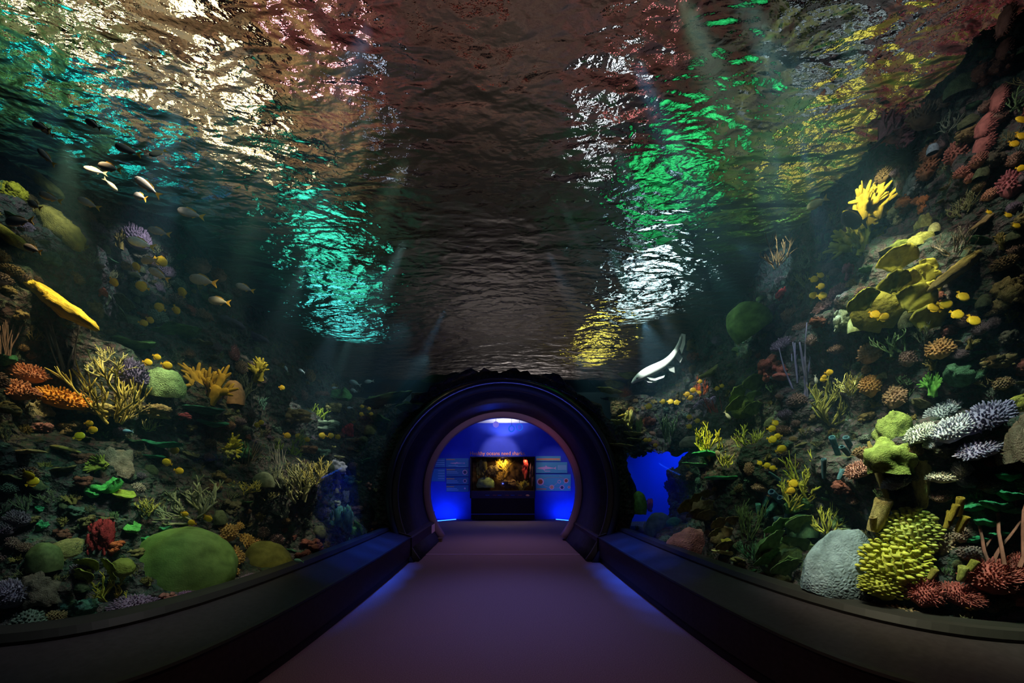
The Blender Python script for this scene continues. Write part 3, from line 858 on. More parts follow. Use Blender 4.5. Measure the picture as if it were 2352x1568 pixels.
# ------------------------------------------------------------------ placing
TREE = BVHTree.FromPolygons([tuple(v) for v in BV], BF)
def hit(px, py):
    d = ray(px, py); u = d.normalized(); o = Vector((0, 0, EYE)) + u * 0.3
    loc, nrm, idx, dist = TREE.ray_cast(o, u)
    if loc is None or loc.y > 11.3 or loc.z > ZW - .12:
        return at(px, py, (ZW - .25 - EYE) / d.z) if d.z > .25 else None
    return loc
def orient(rot, lean, yaw):
    return Matrix.Rotation(math.radians(rot), 3, 'Y') @ Matrix.Rotation(math.radians(lean), 3, 'X') @ Matrix.Rotation(math.radians(yaw), 3, 'Z')
SPOT_Y = {}
def place(o, px, py, wpx, hpx, rot=0, lean=0, yaw=0, dy=None, Y=None, depth=.8, root=False):
    """stand o (unit box) so that its middle covers (px, py) where that line of sight meets the reef"""
    if Y is None:
        h = hit(px, py)
        Y = h.y if h is not None else 8.0
        Y -= (dy if dy is not None else 0.16 * min(wpx, hpx) * Y / F)
    k = Y / F
    R = orient(rot, lean, yaw); S = Vector((wpx * k, (wpx + hpx) / 2 * k * depth, hpx * k))
    if root:
        m = max(wpx, hpx) * k; S = Vector((wpx * k, m * depth, hpx * k))
    OCC.append((px, py, (wpx + hpx) * .25))
    c = at(px, py, Y)
    loc = c - R @ Vector((0, 0, S.z * .5))
    o.matrix_world = Matrix.LocRotScale(loc, R.to_quaternion(), S)
    return Y
OCC = []
def free(px, py, r):
    return all((px - x) ** 2 + (py - y) ** 2 > ((r + q) * .9) ** 2 for x, y, q in OCC)
SEEDN = [0]
def seed():
    SEEDN[0] += 1; return SEEDN[0]

GREEN, YEL, OCH, ORG, PINK, RED, LIL, PUR, TAN, PALE, TEAL, OLIVE, GREY, BLUE, EMER, LIME = (
    (.10, .30, .07), (.62, .46, .05), (.46, .28, .06), (.75, .30, .06), (.46, .20, .17), (.42, .05, .04), (.38, .33, .48), (.20, .13, .26), (.40, .30, .18),
    (.55, .55, .36), (.16, .42, .36), (.26, .26, .06), (.25, .25, .23), (.10, .25, .36), (.03, .36, .17), (.40, .50, .08))

KIND = {
    'dome': lambda s: (dome(s % 4), 'brain', 'brain_coral', 'coral'),
    'smooth': lambda s: (dome(10 + s % 4, .06, 1.0), 'smooth', 'boulder_coral', 'coral'),
    'lump': lambda s: (dome(20 + s % 4, .30, 1.1), 'rough', 'lobed_coral', 'coral'),
    'ball': lambda s: (fingers(s % 4, 120, .20, .075, 1.0, .95, -.5), 'smooth', 'cauliflower_coral', 'coral'),
    'table': lambda s: (fingers(4 + s % 4, 190, .17, .040, 1.5, .42, -.25), 'smooth', 'finger_coral', 'coral'),
    'bush': lambda s: (fingers(8 + s % 3, 320, .20, .028, 1.1, .75, -.3), 'smooth', 'bushy_coral', 'coral'),
    'stag': lambda s: (staghorn(s % 4, 11, 4, .036, .9), 'smooth', 'staghorn_coral', 'coral'),
    'thin': lambda s: (staghorn(4 + s % 3, 9, 4, .024, .6, .5), 'smooth', 'thicket_coral', 'coral'),
    'feather': lambda s: (staghorn(8 + s % 2, 12, 3, .022, .28, .9), 'smooth', 'plume_coral', 'coral'),
    'fire': lambda s: (palmate(s % 4), 'smooth', 'fire_coral', 'coral'),
    'plate': lambda s: (plate(s % 5), 'rough', 'plate_coral', 'coral'),
    'blade': lambda s: (blade(s % 4), 'rough', 'ledge_coral', 'coral'),
    'whip': lambda s: (whips(s % 3), 'smooth', 'sea_whip', 'sea whip'),
    'rods': lambda s: (whips(5 + s % 2, 6, .007, .18, .2), 'smooth', 'rod_sponge', 'sponge'),
    'fan': lambda s: (fan(s % 2), 'smooth', 'sea_fan', 'sea fan'),
    'sponge': lambda s: (sponge(s % 4), 'rough', 'encrusting_sponge', 'sponge'),
    'knobs': lambda s: (knobs(s % 2), 'smooth', 'knob_coral', 'coral'),
    'urchin': lambda s: (urchin(1), 'smooth', 'feather_star', 'feather star'),
}
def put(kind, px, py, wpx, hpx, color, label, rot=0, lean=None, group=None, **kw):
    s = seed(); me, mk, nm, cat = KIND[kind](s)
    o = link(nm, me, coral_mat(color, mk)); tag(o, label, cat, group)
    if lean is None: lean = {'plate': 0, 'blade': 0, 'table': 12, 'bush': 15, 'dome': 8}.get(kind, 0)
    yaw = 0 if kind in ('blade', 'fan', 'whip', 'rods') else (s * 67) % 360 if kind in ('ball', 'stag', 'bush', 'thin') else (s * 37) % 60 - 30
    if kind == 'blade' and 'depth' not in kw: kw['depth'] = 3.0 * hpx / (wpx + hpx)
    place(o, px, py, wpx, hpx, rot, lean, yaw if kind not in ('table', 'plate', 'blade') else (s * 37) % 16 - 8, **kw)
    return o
def cabbage(px, py, wpx, hpx, color, label, leaves, group=None):
    """leaves: (dx, dy, size, roll) in photo pixels about the middle"""
    h = hit(px, py); Y = (h.y if h is not None else 7) - .12; k = Y / F
    OCC.append((px, py, (wpx + hpx) * .22))
    root = empty('cabbage_coral', at(px, py + hpx * .5, Y)); tag(root, label, 'coral', group)
    V, Fc = [], []; add_blob(V, Fc, (0, .12, hpx * k * .25), min(wpx, hpx) * k * .38, 12, 8, .3, 2, px)
    link('holdfast', mesh('holdfast', V, Fc), coral_mat([c * .6 for c in color], 'rough'), root)
    for i, (dx, dy, sz, rl) in enumerate(leaves):
        o = link('leaf', leaf((px + i * 3) % 5), coral_mat(color, 'smooth'), root)
        o.matrix_world = Matrix.LocRotScale(Vector((dx * k, -.02 - .05 * (i % 3), -dy * k + hpx * k * .5 - sz * k * .4)), orient(rl, -12 - (i * 17) % 25, (i * 53) % 50 - 25).to_quaternion(), Vector((sz * k * 1.15,) * 3))
        o.parent = root
    return root
def rosette(px, py, wpx, hpx, color, label, n=9, sz=.55, group=None):
    rnd = random.Random(px * 7 + py); L = []
    for i in range(n):
        a = 6.2832 * i / n + rnd.uniform(-.3, .3); r = .36 if i else 0
        L.append((math.cos(a) * r * wpx, math.sin(a) * r * hpx, max(12, min(wpx, hpx) * sz * rnd.uniform(.8, 1.2)), math.degrees(math.cos(a)) * .7))
    return cabbage(px, py, wpx, hpx, color, label, L, group)
def tubes(px, py, hpx, color, label, spec, group=None):
    """spec: (dx, dy, width, height, roll) per tube, in photo pixels; dy is the tube's middle"""
    h = hit(px, py); Y = (h.y if h is not None else 7) - .10; k = Y / F
    OCC.append((px, py, hpx * .4))
    root = empty('tube_sponge', at(px, py + hpx * .5, Y)); tag(root, label, 'sponge', group)
    for i, (dx, dy, wd, hg, rl) in enumerate(spec):
        o = link('tube', tube_one((px + i) % 6), coral_mat(color, 'rough'), root)
        R = orient(rl, 18, i * 40)
        c = Vector((dx * k, -.03 * (i % 2), -dy * k + hpx * k * .5))
        o.matrix_world = Matrix.LocRotScale(c - R @ Vector((0, 0, hg * k * .5)), R.to_quaternion(), Vector((wd * k, wd * k, hg * k)))
        o.parent = root
    return root

# reef spots put just under the water, unseen; the real ones shine from above
def reef_lamp(px, py, color, watts, deg, dx=0.0, dyy=-0.5, z=4.3, inset=.9):
    h = hit(px, py)
    if h is None: h = at(px, py, 7)
    s = 1 if h.x > 0 else -1
    inset += max(0, 2.6 - h.z) * .55
    p = Vector((h.x - s * inset + dx, h.y + dyy, z))
    spot('reef_lamp', p, h, color, watts, deg, .75, .04)
# ================================================================== THE REEF THE SILVER SHOAL SWIMS ALONG
AB = 'finger-tipped orange corals'
put('blade', 133, 697, 215, 42, (.60, .44, .03), 'bright yellow coral ledge jutting from dark rock, long and sloping', rot=32, lean=-22, depth=.6)
put('blade', 100, 418, 105, 26, OLIVE, 'thin olive coral ledge high on the reef under the silver shoal', rot=34, lean=-22, depth=.6)
put('blade', 142, 524, 112, 58, (.30, .26, .05), 'broad olive coral slab with nibbled edge among silver fish', rot=48, lean=-22, depth=.6)
put('blade', 168, 540, 70, 18, (.34, .28, .06), 'short olive coral finger behind the broad olive slab', rot=35, lean=-22, depth=.6)
put('blade', 18, 541, 110, 32, (.40, .34, .04), 'yellow-olive coral ledge below the broad olive slab', rot=30, lean=-22, depth=.6)
put('sponge', 20, 443, 62, 46, (.45, .45, .03), 'bright yellow encrusting sponge beside the thin olive ledge')
rosette(275, 722, 78, 68, (.13, .19, .11), 'dark green cup coral with pale rim beside the yellow ledge', 7, .6)
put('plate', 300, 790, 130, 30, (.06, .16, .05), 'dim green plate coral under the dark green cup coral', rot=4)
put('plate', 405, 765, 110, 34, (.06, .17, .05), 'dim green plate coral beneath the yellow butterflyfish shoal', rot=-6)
put('sponge', 232, 670, 22, 22, (.40, .09, .05), 'small red sponge on rock above the dark cup coral')
put('sponge', 430, 715, 40, 24, (.25, .06, .05), 'dull red sponge above the dim green plates')
put('whip', 150, 800, 60, 160, (.12, .10, .09), 'grey-brown sea whips hanging in shade under the yellow ledge')
put('whip', 8, 755, 26, 120, (.18, .12, .10), 'brown whip stem at the edge of the shaded hollow')
put('blade', 582, 771, 78, 20, (.10, .08, .16), 'dark purple coral ledge near the water surface', rot=20)
put('blade', 520, 735, 90, 26, (.08, .07, .13), 'purple-black coral ledge under the last silver fish', rot=22)
put('plate', 15, 826, 38, 30, (.04, .22, .10), 'dark green plate behind the orange finger corals')
put('table', 62, 856, 92, 46, (.62, .26, .13), 'pink-orange finger coral cushion above the orange table', 8)
put('table', 36, 893, 100, 50, (.45, .19, .10), 'dusky orange finger coral table joined to the bright one', 10)
put('table', 138, 912, 124, 50, (.80, .36, .04), 'bright orange finger coral table pointing at yellow staghorn', 16)
put('stag', 240, 900, 165, 150, (.60, .50, .10), 'large yellow staghorn coral between orange table and green brain coral', lean=10)
put('thin', 262, 835, 110, 80, (.40, .38, .14), 'thin olive staghorn twigs rising behind the large yellow staghorn')
put('stag', 300, 930, 110, 70, (.50, .42, .14), 'pale yellow staghorn spreading under the purple finger coral')
put('sponge', 222, 940, 70, 30, (.50, .44, .16), 'pale yellow lumps at the foot of the large yellow staghorn')
put('table', 303, 858, 68, 72, (.15, .12, .24), 'deep purple finger coral behind the yellow staghorn', 20)
put('dome', 373, 877, 90, 66, (.26, .40, .16), 'pale green brain coral with a dark pit beside gold fire coral', 8)
put('fire', 478, 880, 122, 102, (.50, .30, .03), 'gold fire coral with broad blades beside the pale brain coral')
put('fire', 592, 848, 66, 62, (.45, .36, .03), 'yellow fire coral fan under the pink finger column', 15)
put('table', 534, 806, 46, 30, (.42, .16, .16), 'pink finger coral knob standing above yellow fire coral', 62)
put('ball', 555, 842, 28, 34, (.36, .22, .14), 'brownish pink coral ball below the pink knob')
put('smooth', 537, 902, 44, 58, (.32, .18, .10), 'round brown boulder coral touching gold fire coral')
put('stag', 560, 885, 50, 70, (.30, .28, .15), 'pale knobbly branches beside the round brown boulder')
put('plate', 460, 940, 120, 22, (.05, .22, .13), 'sea-green plate under the gold fire coral', 4)
put('plate', 480, 972, 110, 16, (.04, .28, .15), 'lower sea-green plate with bright rim under gold fire coral', 6)
put('sponge', 86, 948, 40, 78, (.48, .44, .24), 'pale knobbly column hanging below the orange table')
put('sponge', 96, 982, 36, 26, (.50, .24, .22), 'pink sponge at the foot of the pale knobbly column')
put('blade', 131, 1026, 98, 11, (.55, .42, .12), 'slender yellow coral bar above the tan bar', 14)
put('blade', 52, 1037, 122, 13, (.40, .28, .14), 'slender tan coral bar beside the yellow bar', 1)
put('stag', 345, 975, 70, 34, (.62, .55, .22), 'low pale yellow staghorn twigs below the purple coral', 0)
put('sponge', 350, 945, 80, 34, (.42, .30, .12), 'ochre crust on the rock between staghorn and brain coral')
put('plate', 362, 1018, 105, 18, (.03, .36, .18), 'emerald plate with ragged rim under the pale twigs', 6)
put('plate', 350, 1048, 60, 10, (.03, .34, .17), 'small lower emerald plate under the ragged one', 4)
put('sponge', 420, 955, 36, 18, (.45, .07, .10), 'crimson sponge beside the ochre crust')
put('lump', 263, 1062, 74, 76, (.30, .22, .19), 'pinkish grey folded coral block in the dark rock')
put('fire', 225, 1070, 60, 40, (.30, .33, .05), 'small yellow-green fire coral beside the folded grey block', -60)
put('plate', 240, 1118, 70, 34, (.10, .60, .14), 'vivid green leafy plate below the folded grey block', -10, lean=20)
put('plate', 282, 1136, 60, 18, (.36, .46, .06), 'yellow-green leafy plate beside the vivid green one', 10, lean=15)
put('plate', 212, 1132, 36, 22, (.08, .50, .13), 'small vivid green plate stepping down the rock', 20)
put('ball', 316, 1121, 34, 28, (.30, .24, .20), 'small grey-pink coral ball above yellow twigs')
put('stag', 337, 1164, 80, 50, (.58, .50, .12), 'small bright yellow staghorn sprig below grey-pink ball')
put('stag', 420, 1150, 160, 115, (.24, .28, .16), 'wide grey-green staghorn above the big green dome', lean=10)
put('sponge', 233, 1235, 38, 95, (.32, .02, .03), 'tall dark red sponge column beside orange sponge')
put('sponge', 263, 1255, 38, 32, (.62, .13, .05), 'orange-red sponge lobes at the red column')
put('plate', 300, 1211, 54, 24, (.12, .46, .10), 'green curled plate beside the red sponge column', 15, lean=20)
put('plate', 332, 1240, 52, 18, (.05, .40, .14), 'green ragged plate leaning on the big green dome', 5)
put('plate', 377, 1213, 30, 14, (.05, .36, .16), 'tiny green plate above the big green dome')
put('plate', 88, 1170, 16, 18, (.05, .40, .20), 'tiny teal plate alone on dark rock', 30)
put('plate', 96, 1208, 18, 34, (.05, .36, .16), 'narrow teal-green plate alone on dark rock', 40)
cabbage(240, 1298, 90, 60, (.34, .36, .06), 'lit yellow-green cabbage coral beside the big green dome', [(-18, -4, 52, -20), (24, -2, 46, 18), (0, 14, 46, 0), (-28, 18, 36, -40), (32, 16, 28, 40)])
put('stag', 264, 1348, 92, 80, (.46, .38, .04), 'golden staghorn clump at the foot of the big green dome')
put('smooth', 420, 1284, 208, 150, (.115, .20, .045), 'big smooth green dome coral near the curb', lean=0, depth=.7)
put('bush', 307, 1388, 135, 46, (.22, .13, .24), 'purple bristly coral mat along the rail')
put('bush', 428, 1366, 46, 24, (.26, .14, .26), 'small purple bristly tuft under the big green dome')
put('sponge', 386, 1372, 34, 24, (.42, .16, .14), 'pink sponge between the purple coral mats')
put('bush', 18, 1362, 84, 76, (.30, .27, .38), 'lilac bristly coral ball at the rail')
put('lump', 92, 1352, 64, 80, (.14, .11, .09), 'brown blocky coral behind the lilac ball')
put('smooth', 102, 1278, 64, 66, (.10, .13, .05), 'dull olive dome in the dark hollow')
put('blade', 158, 1265, 16, 58, (.24, .20, .08), 'thin ochre upright finger in the dark hollow')
put('sponge', 172, 1398, 80, 46, (.10, .24, .19), 'teal crusted rubble along the rail beside the purple mat')
put('sponge', 480, 1348, 70, 24, (.30, .18, .16), 'pink rubble under the big green dome')
put('smooth', 520, 1340, 26, 22, (.65, .30, .03), 'orange ball sponge on the rail', 0)
put('smooth', 608, 1290, 122, 98, (.20, .19, .05), 'olive cone-shaped coral boulder rising over the rail', lean=0)
for a in ((523, 1222, 48, 42), (560, 1246, 48, 46), (536, 1278, 62, 54), (590, 1252, 36, 38), (505, 1244, 40, 40), (530, 1312, 44, 30), (545, 1208, 30, 24)):
    put('ball', *a, (.46, .28, .09), 'ochre cauliflower coral head in the cluster between green dome and olive cone', group='ochre cauliflower cluster')
put('ball', 606, 1222, 38, 28, (.30, .20, .17), 'grey-pink coral ball on dark rock over the olive cone')
put('ball', 636, 1241, 32, 34, (.28, .17, .17), 'mauve coral ball beside the olive cone')
put('bush', 560, 1330, 60, 16, (.22, .15, .25), 'low lilac mat along the rail by the orange ball sponge')
# shelf over the dark hollow
put('stag', 690, 1106, 130, 105, (.52, .52, .26), 'dense pale staghorn thicket on the shelf over the dark hollow', lean=8)
put('stag', 720, 1080, 80, 70, (.56, .50, .16), 'yellowish staghorn branches behind the pale thicket')
put('thin', 655, 1085, 70, 80, (.30, .34, .22), 'grey-green twigs beside the pale thicket')
put('smooth', 604, 1101, 56, 36, (.28, .32, .20), 'pale grey-green dome coral beside the staghorn thicket')
put('stag', 562, 1120, 66, 36, (.50, .46, .12), 'small yellow staghorn under tan whips')
put('thin', 612, 1136, 100, 26, (.36, .34, .14), 'low yellow-green sprigs along the shelf edge')
put('smooth', 744, 1070, 56, 26, (.30, .28, .16), 'olive cap coral beside the white cap')
put('lump', 776, 1068, 46, 32, (.60, .60, .66), 'white lilac cap coral glowing on the shelf', 18)
put('ball', 746, 1095, 40, 26, (.32, .25, .18), 'brown knobbly coral under the olive cap')
put('whip', 578, 1060, 56, 100, (.26, .20, .14), 'tan sea whips leaning over the pale dome', 24)
put('whip', 632, 1056, 34, 78, (.20, .20, .18), 'grey sea whips behind the staghorn shelf', -12)
put('plate', 552, 1040, 56, 62, (.04, .15, .08), 'dark green upright plate behind the tan whips', 0, lean=60)
put('feather', 662, 1038, 56, 66, (.26, .36, .05), 'yellow-green plume coral behind the shelf thicket', 8)
put('feather', 692, 1016, 30, 50, (.24, .36, .06), 'slim green plume beside the orange crust', 28)
put('sponge', 704, 1032, 48, 20, (.60, .26, .12), 'orange-pink crust on the rock above the shelf')
put('sponge', 742, 1040, 36, 22, (.30, .46, .34), 'pale teal lumps beside the orange crust')
put('plate', 778, 1049, 34, 7, (.48, .50, .20), 'thin pale yellow plate over the white cap', 4)
put('plate', 764, 1026, 18, 7, (.55, .52, .16), 'tiny yellow plate above the pale one', 8)
put('fire', 530, 1027, 70, 56, (.52, .50, .05), 'lit yellow leafy fire coral in front of dark rock', 60)
put('sponge', 525, 1046, 34, 32, (.50, .52, .14), 'pale yellow fold below the lit leafy coral')
put('sponge', 670, 956, 84, 42, (.36, .24, .10), 'smooth tan folded sponge on the far reef')
put('feather', 732, 952, 52, 46, (.40, .52, .05), 'bright lime plume coral beside the tan folded sponge', 18)
put('sponge', 766, 935, 36, 22, (.40, .34, .14), 'tan crust behind the lime plume')
put('sponge', 742, 978, 76, 34, (.22, .30, .25), 'grey-teal crust under the lime plume')
put('table', 735, 906, 46, 18, (.32, .16, .14), 'pink finger coral bar on the far reef')
put('plate', 786, 912, 46, 38, (.08, .28, .09), 'green upright plate near the small blue-white fish', 0, lean=50)
put('sponge', 800, 988, 26, 34, (.60, .03, .05), 'bright red sponge on the far reef by the portal')
put('smooth', 853, 986, 34, 26, (.16, .15, .06), 'olive dome near the bright red sponge')
put('plate', 815, 1010, 40, 10, (.35, .36, .20), 'pale rimmed plate below the bright red sponge')
put('feather', 600, 925, 44, 34, (.10, .24, .20), 'teal plume coral on the far dark rock')
put('sponge', 783, 1205, 52, 95, (.16, .40, .32), 'lit teal lumpy coral column beside the portal curb')
put('sponge', 812, 1172, 44, 26, (.30, .16, .15), 'pink crust on the teal column')
put('plate', 819, 1222, 30, 64, (.14, .34, .05), 'green upright pad beside the teal column', 4, lean=55)
put('smooth', 862, 1227, 16, 14, (.05, .36, .12), 'small green ball at the portal foot')
put('lump', 791, 1139, 26, 30, (.50, .52, .40), 'pale cup-shaped coral over the teal column')
put('sponge', 775, 1156, 16, 16, (.50, .46, .26), 'pale round knob under the cup-shaped coral')
for i, (x, y) in enumerate(((775, 1083), (778, 1094), (774, 1106), (777, 1117), (773, 1126))):
    put('smooth', x, y, 12, 12, (.62, .55, .14), 'small yellow bead sponge in the string hanging off the shelf', group='string of yellow bead sponges', Y=None)
for x, y in ((775, 1184), (774, 1194)):
    put('smooth', x, y, 9, 9, (.75, .65, .02), 'tiny bright yellow bead on the teal column', group='bright yellow beads')
put('sponge', 802, 1102, 28, 24, (.14, .36, .26), 'small teal knob by the hanging yellow beads')
put('plate', 822, 1106, 20, 10, (.36, .50, .06), 'lime plate beside the small teal knob', 10)
put('plate', 808, 1094, 14, 7, (.36, .50, .06), 'tiny lime plate above the small teal knob', 0)
# crust round the portal
for i, (x, y, w_, h_) in enumerate(((893, 916, 120, 26), (942, 934, 66, 26), (868, 960, 60, 20), (1010, 868, 90, 16))):
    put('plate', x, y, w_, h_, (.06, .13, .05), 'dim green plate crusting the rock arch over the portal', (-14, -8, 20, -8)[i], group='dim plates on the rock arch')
for i, (x, y, w_, h_, r) in enumerate(((1447, 863, 62, 17, 0), (1412, 882, 52, 15, 4), (1402, 897, 66, 13, 10), (1420, 970, 40, 17, 8), (1436, 954, 36, 9, -6), (1456, 997, 54, 12, 6), (1462, 1010, 50, 8, 6), (1428, 1022, 60, 8, 4))):
    put('plate', x, y, w_, h_, (.40, .38, .10), 'olive-yellow plate coral in the tier beside the portal arch', r, group='plate tier beside the portal')
put('sponge', 1441, 966, 28, 52, (.40, .44, .20), 'pale lumpy stem carrying the portal plate tier')
put('feather', 1466, 976, 20, 36, (.10, .26, .08), 'small green plume behind the portal plate tier', Y=6.55)
put('urchin', 1437, 905, 40, 40, (.24, .07, .04), 'rusty bristly feather star below the shark')
# ================================================================== THE REEF THE SHARK SWIMS BY
put('smooth', 1712, 732, 128, 74, (.14, .26, .06), 'big smooth green boulder leaning on the reef by the long rod', -38, dy=.45)
put('sponge', 1796, 672, 52, 20, (.45, .05, .06), 'red sponge bar above the big green boulder', -45)
put('thin', 1790, 572, 86, 90, (.30, .15, .06), 'rusty tangled coral near the water by the long rod')
put('blade', 1640, 850, 70, 18, (.24, .25, .08), 'olive coral ridge behind the shark tail', -28)
put('sponge', 1774, 850, 62, 56, (.38, .10, .07), 'dull red lobed sponge with arms beside purple whips')
put('blade', 1766, 832, 66, 22, (.38, .11, .08), 'red sponge arm reaching up from the lobed sponge', -52)
put('blade', 1800, 866, 50, 20, (.38, .11, .08), 'red sponge arm reaching towards the purple whips', 8)
put('whip', 1852, 850, 60, 186, (.22, .21, .36), 'tall purple-grey sea whip bundle on the shark reef', -6)
rosette(1725, 914, 70, 82, (.14, .22, .05), 'dim green cabbage coral under the red lobed sponge', 7, .6)
put('thin', 1612, 886, 34, 50, (.62, .12, .02), 'orange-red branching sponge over the lilac fan')
put('whip', 1640, 945, 40, 80, (.40, .03, .04), 'thin red stems dropping from the orange-red sponge', -28)
put('fan', 1618, 938, 48, 48, (.36, .28, .46), 'lilac sea fan behind the red stems', 0)
put('fan', 1640, 922, 20, 34, (.32, .26, .46), 'small violet sea fan at the lilac fan', 0)
put('stag', 1642, 1014, 94, 92, (.68, .62, .05), 'brilliant yellow staghorn above the green shelf plates', lean=6)
put('stag', 1724, 1006, 116, 74, (.34, .40, .06), 'lime staghorn spreading beside the brilliant yellow one')
put('stag', 1684, 1062, 74, 58, (.50, .52, .08), 'yellow-green staghorn drooping under the brilliant one', 20)
put('smooth', 1592, 1014, 58, 26, (.22, .21, .17), 'grey dome behind the green shelf plates')
put('feather', 1538, 984, 74, 72, (.10, .18, .08), 'dark green plume coral over the blue gap', Y=6.75)
put('plate', 1577, 1029, 104, 14, (.05, .52, .20), 'topmost glowing green shelf plate over the blue gap', 5)
put('plate', 1624, 1040, 66, 18, (.04, .42, .14), 'second green shelf plate tucked under the topmost', -4)
put('plate', 1616, 1069, 98, 10, (.16, .56, .22), 'long thin green shelf plate with bright rim', 6)
put('plate', 1668, 1096, 104, 12, (.06, .52, .18), 'lowest glowing green shelf plate in the dark', -3)
put('blade', 1662, 1066, 70, 16, (.46, .46, .34), 'pale stalk holding the green shelf plates', 62)
put('stag', 1852, 1086, 112, 112, (.42, .44, .05), 'large lime staghorn in front of the yellow fish pair')
put('stag', 1830, 1140, 100, 76, (.40, .40, .05), 'lime staghorn hanging below the large lime one', 20)
put('stag', 1902, 1190, 66, 78, (.44, .48, .07), 'small lime staghorn above the blue-grey boulder')
put('fire', 1935, 1210, 60, 30, (.26, .40, .20), 'pale green comb coral on top of the blue-grey boulder', 60)
put('table', 1748, 1118, 44, 24, (.36, .21, .17), 'pinkish knobbly coral over the blue tubes')
put('ball', 1768, 1134, 30, 22, (.28, .18, .16), 'mauve knob under the pinkish knobbly coral')
put('ball', 1720, 1076, 22, 34, (.36, .20, .14), 'small salmon knob behind the drooping staghorn')
put('blade', 1792, 1104, 62, 8, (.12, .30, .40), 'curved blue rope sponge beside the large lime staghorn', 42)
tubes(1756, 1160, 40, (.12, .42, .46), 'cluster of small turquoise tube sponges with ringed mouths', [(4, -10, 14, 26, 10), (12, 4, 14, 26, 25), (-13, 8, 12, 24, -10), (0, 18, 10, 20, 12)])
tubes(1788, 1142, 26, (.08, .20, .34), 'fallen dark blue tube sponge beside turquoise tubes', [(-4, 0, 16, 44, -58), (8, 8, 14, 36, -50)])
tubes(1795, 1200, 60, (.10, .24, .34), 'group of dusky blue tube sponges above the green lettuce coral', [(-8, 4, 14, 34, -10), (6, -6, 14, 36, 12), (16, 12, 12, 30, 25)])
put('thin', 1718, 1192, 76, 100, (.14, .20, .09), 'dark green thicket coral below the pinkish knobs')
put('thin', 1735, 1255, 90, 64, (.12, .30, .19), 'blue-green thicket along the rail by the lettuce coral')
rosette(1622, 1158, 110, 66, (.17, .17, .06), 'brownish lettuce coral in the shade of the shelf plates', 8, .5)
rosette(1664, 1222, 46, 84, (.20, .16, .07), 'brown tower of cupped leaves beside the pink boulder', 6, .7)
put('plate', 1670, 1243, 30, 16, (.46, .42, .06), 'yellow leaf on the brown cupped tower', 0, lean=30)
put('sponge', 1665, 1268, 66, 15, (.72, .72, .34), 'bright pale yellow crust lit beside the pink boulder', 10)
put('sponge', 1696, 1288, 50, 20, (.26, .26, .10), 'olive rubble below the pale yellow crust', 15)
put('dome', 1583, 1246, 108, 74, (.40, .21, .18), 'pink rounded brain coral boulder at the rail', 4, lean=0)
put('smooth', 1514, 1208, 66, 64, (.08, .14, .12), 'dark teal dome in front of the blue gap')
put('smooth', 1548, 1198, 40, 22, (.05, .22, .12), 'small dark green dome beside the teal dome')
put('smooth', 1466, 1154, 38, 54, (.14, .36, .08), 'pale green upright pad beside the portal rock')
put('blade', 1458, 1192, 8, 76, (.12, .18, .24), 'thin grey post coral in front of the green pad')
put('thin', 1474, 1215, 26, 46, (.36, .28, .06), 'small ochre twigs below the green pad')
put('sponge', 1491, 1160, 16, 34, (.26, .04, .05), 'dark red sponge behind the green pad')
rosette(1815, 1252, 130, 140, (.12, .24, .08), 'large dark green lettuce coral beside the blue-grey boulder', 14, .42)
put('plate', 1820, 1164, 44, 44, (.09, .22, .08), 'round green leaf plate under the lime staghorn', 0, lean=60)
put('plate', 1850, 1152, 34, 40, (.08, .20, .07), 'second round green leaf plate under the lime staghorn', 20, lean=60)
put('smooth', 1843, 1206, 60, 54, (.08, .22, .12), 'dull green boulder above the lettuce coral')
# upper part
put('fire', 2012, 462, 96, 104, (.66, .50, .05), 'bright yellow fire coral behind the dark tang')
put('fire', 1956, 560, 112, 100, (.36, .36, .06), 'olive fire coral fanning out under the dark tang', -35)
put('fire', 1990, 545, 70, 90, (.42, .40, .06), 'olive fire coral stems joining the bright one', 5)
cabbage(2066, 650, 140, 175, (.48, .46, .06), 'great yellow-green cabbage coral with glowing cups', [(-8, -48, 66, 0), (-88, 46, 56, -20), (-48, 20, 54, 0), (22, -4, 66, 30), (4, 6, 50, -10), (-20, 52, 68, 40), (14, 70, 40, 10), (40, 22, 40, 40), (22, 98, 66, 10), (50, 84, 56, 30), (30, -30, 40, 50)])
put('sponge', 2070, 496, 54, 44, (.46, .44, .22), 'pale pitted crust beside the bright fire coral')
put('lump', 2126, 512, 36, 46, (.32, .36, .12), 'yellow-green knob over the great cabbage coral')
put('smooth', 2146, 524, 24, 26, (.46, .48, .20), 'small pale knob beside the yellow-green knob')
put('lump', 2112, 552, 56, 36, (.40, .42, .10), 'lit yellow lobes above the great cabbage coral')
put('lump', 2070, 562, 40, 30, (.20, .26, .05), 'olive lobe above the great cabbage coral')
put('thin', 2190, 555, 110, 70, (.22, .19, .15), 'grey crusty twigs behind the long brown bar')
put('blade', 2208, 612, 200, 30, (.30, .23, .07), 'long brown coral bar slanting over yellow butterflyfish', -36, lean=-15, depth=.5)
put('blade', 2268, 500, 92, 14, (.28, .20, .09), 'thin tan coral bar above the long brown bar', -38)
put('smooth', 1965, 745, 32, 40, (.34, .44, .20), 'small pale green egg-shaped coral below the cabbage coral')
put('sponge', 1940, 735, 50, 60, (.24, .32, .22), 'pale crust beside the egg-shaped coral')
put('sponge', 1999, 748, 34, 16, (.42, .17, .12), 'salmon crust beside the egg-shaped coral', 20)
put('sponge', 2092, 468, 68, 38, (.42, .16, .04), 'orange-brown sponge arch above the pale pitted crust')
put('sponge', 2120, 470, 20, 40, (.42, .15, .04), 'orange sponge pillar at the sponge arch')
put('sponge', 2098, 425, 40, 60, (.20, .24, .24), 'grey-white crust over the orange sponge arch')
put('table', 1908, 690, 100, 26, (.40, .20, .16), 'pink knobbly coral bar beside the yellow fish foursome', -36)
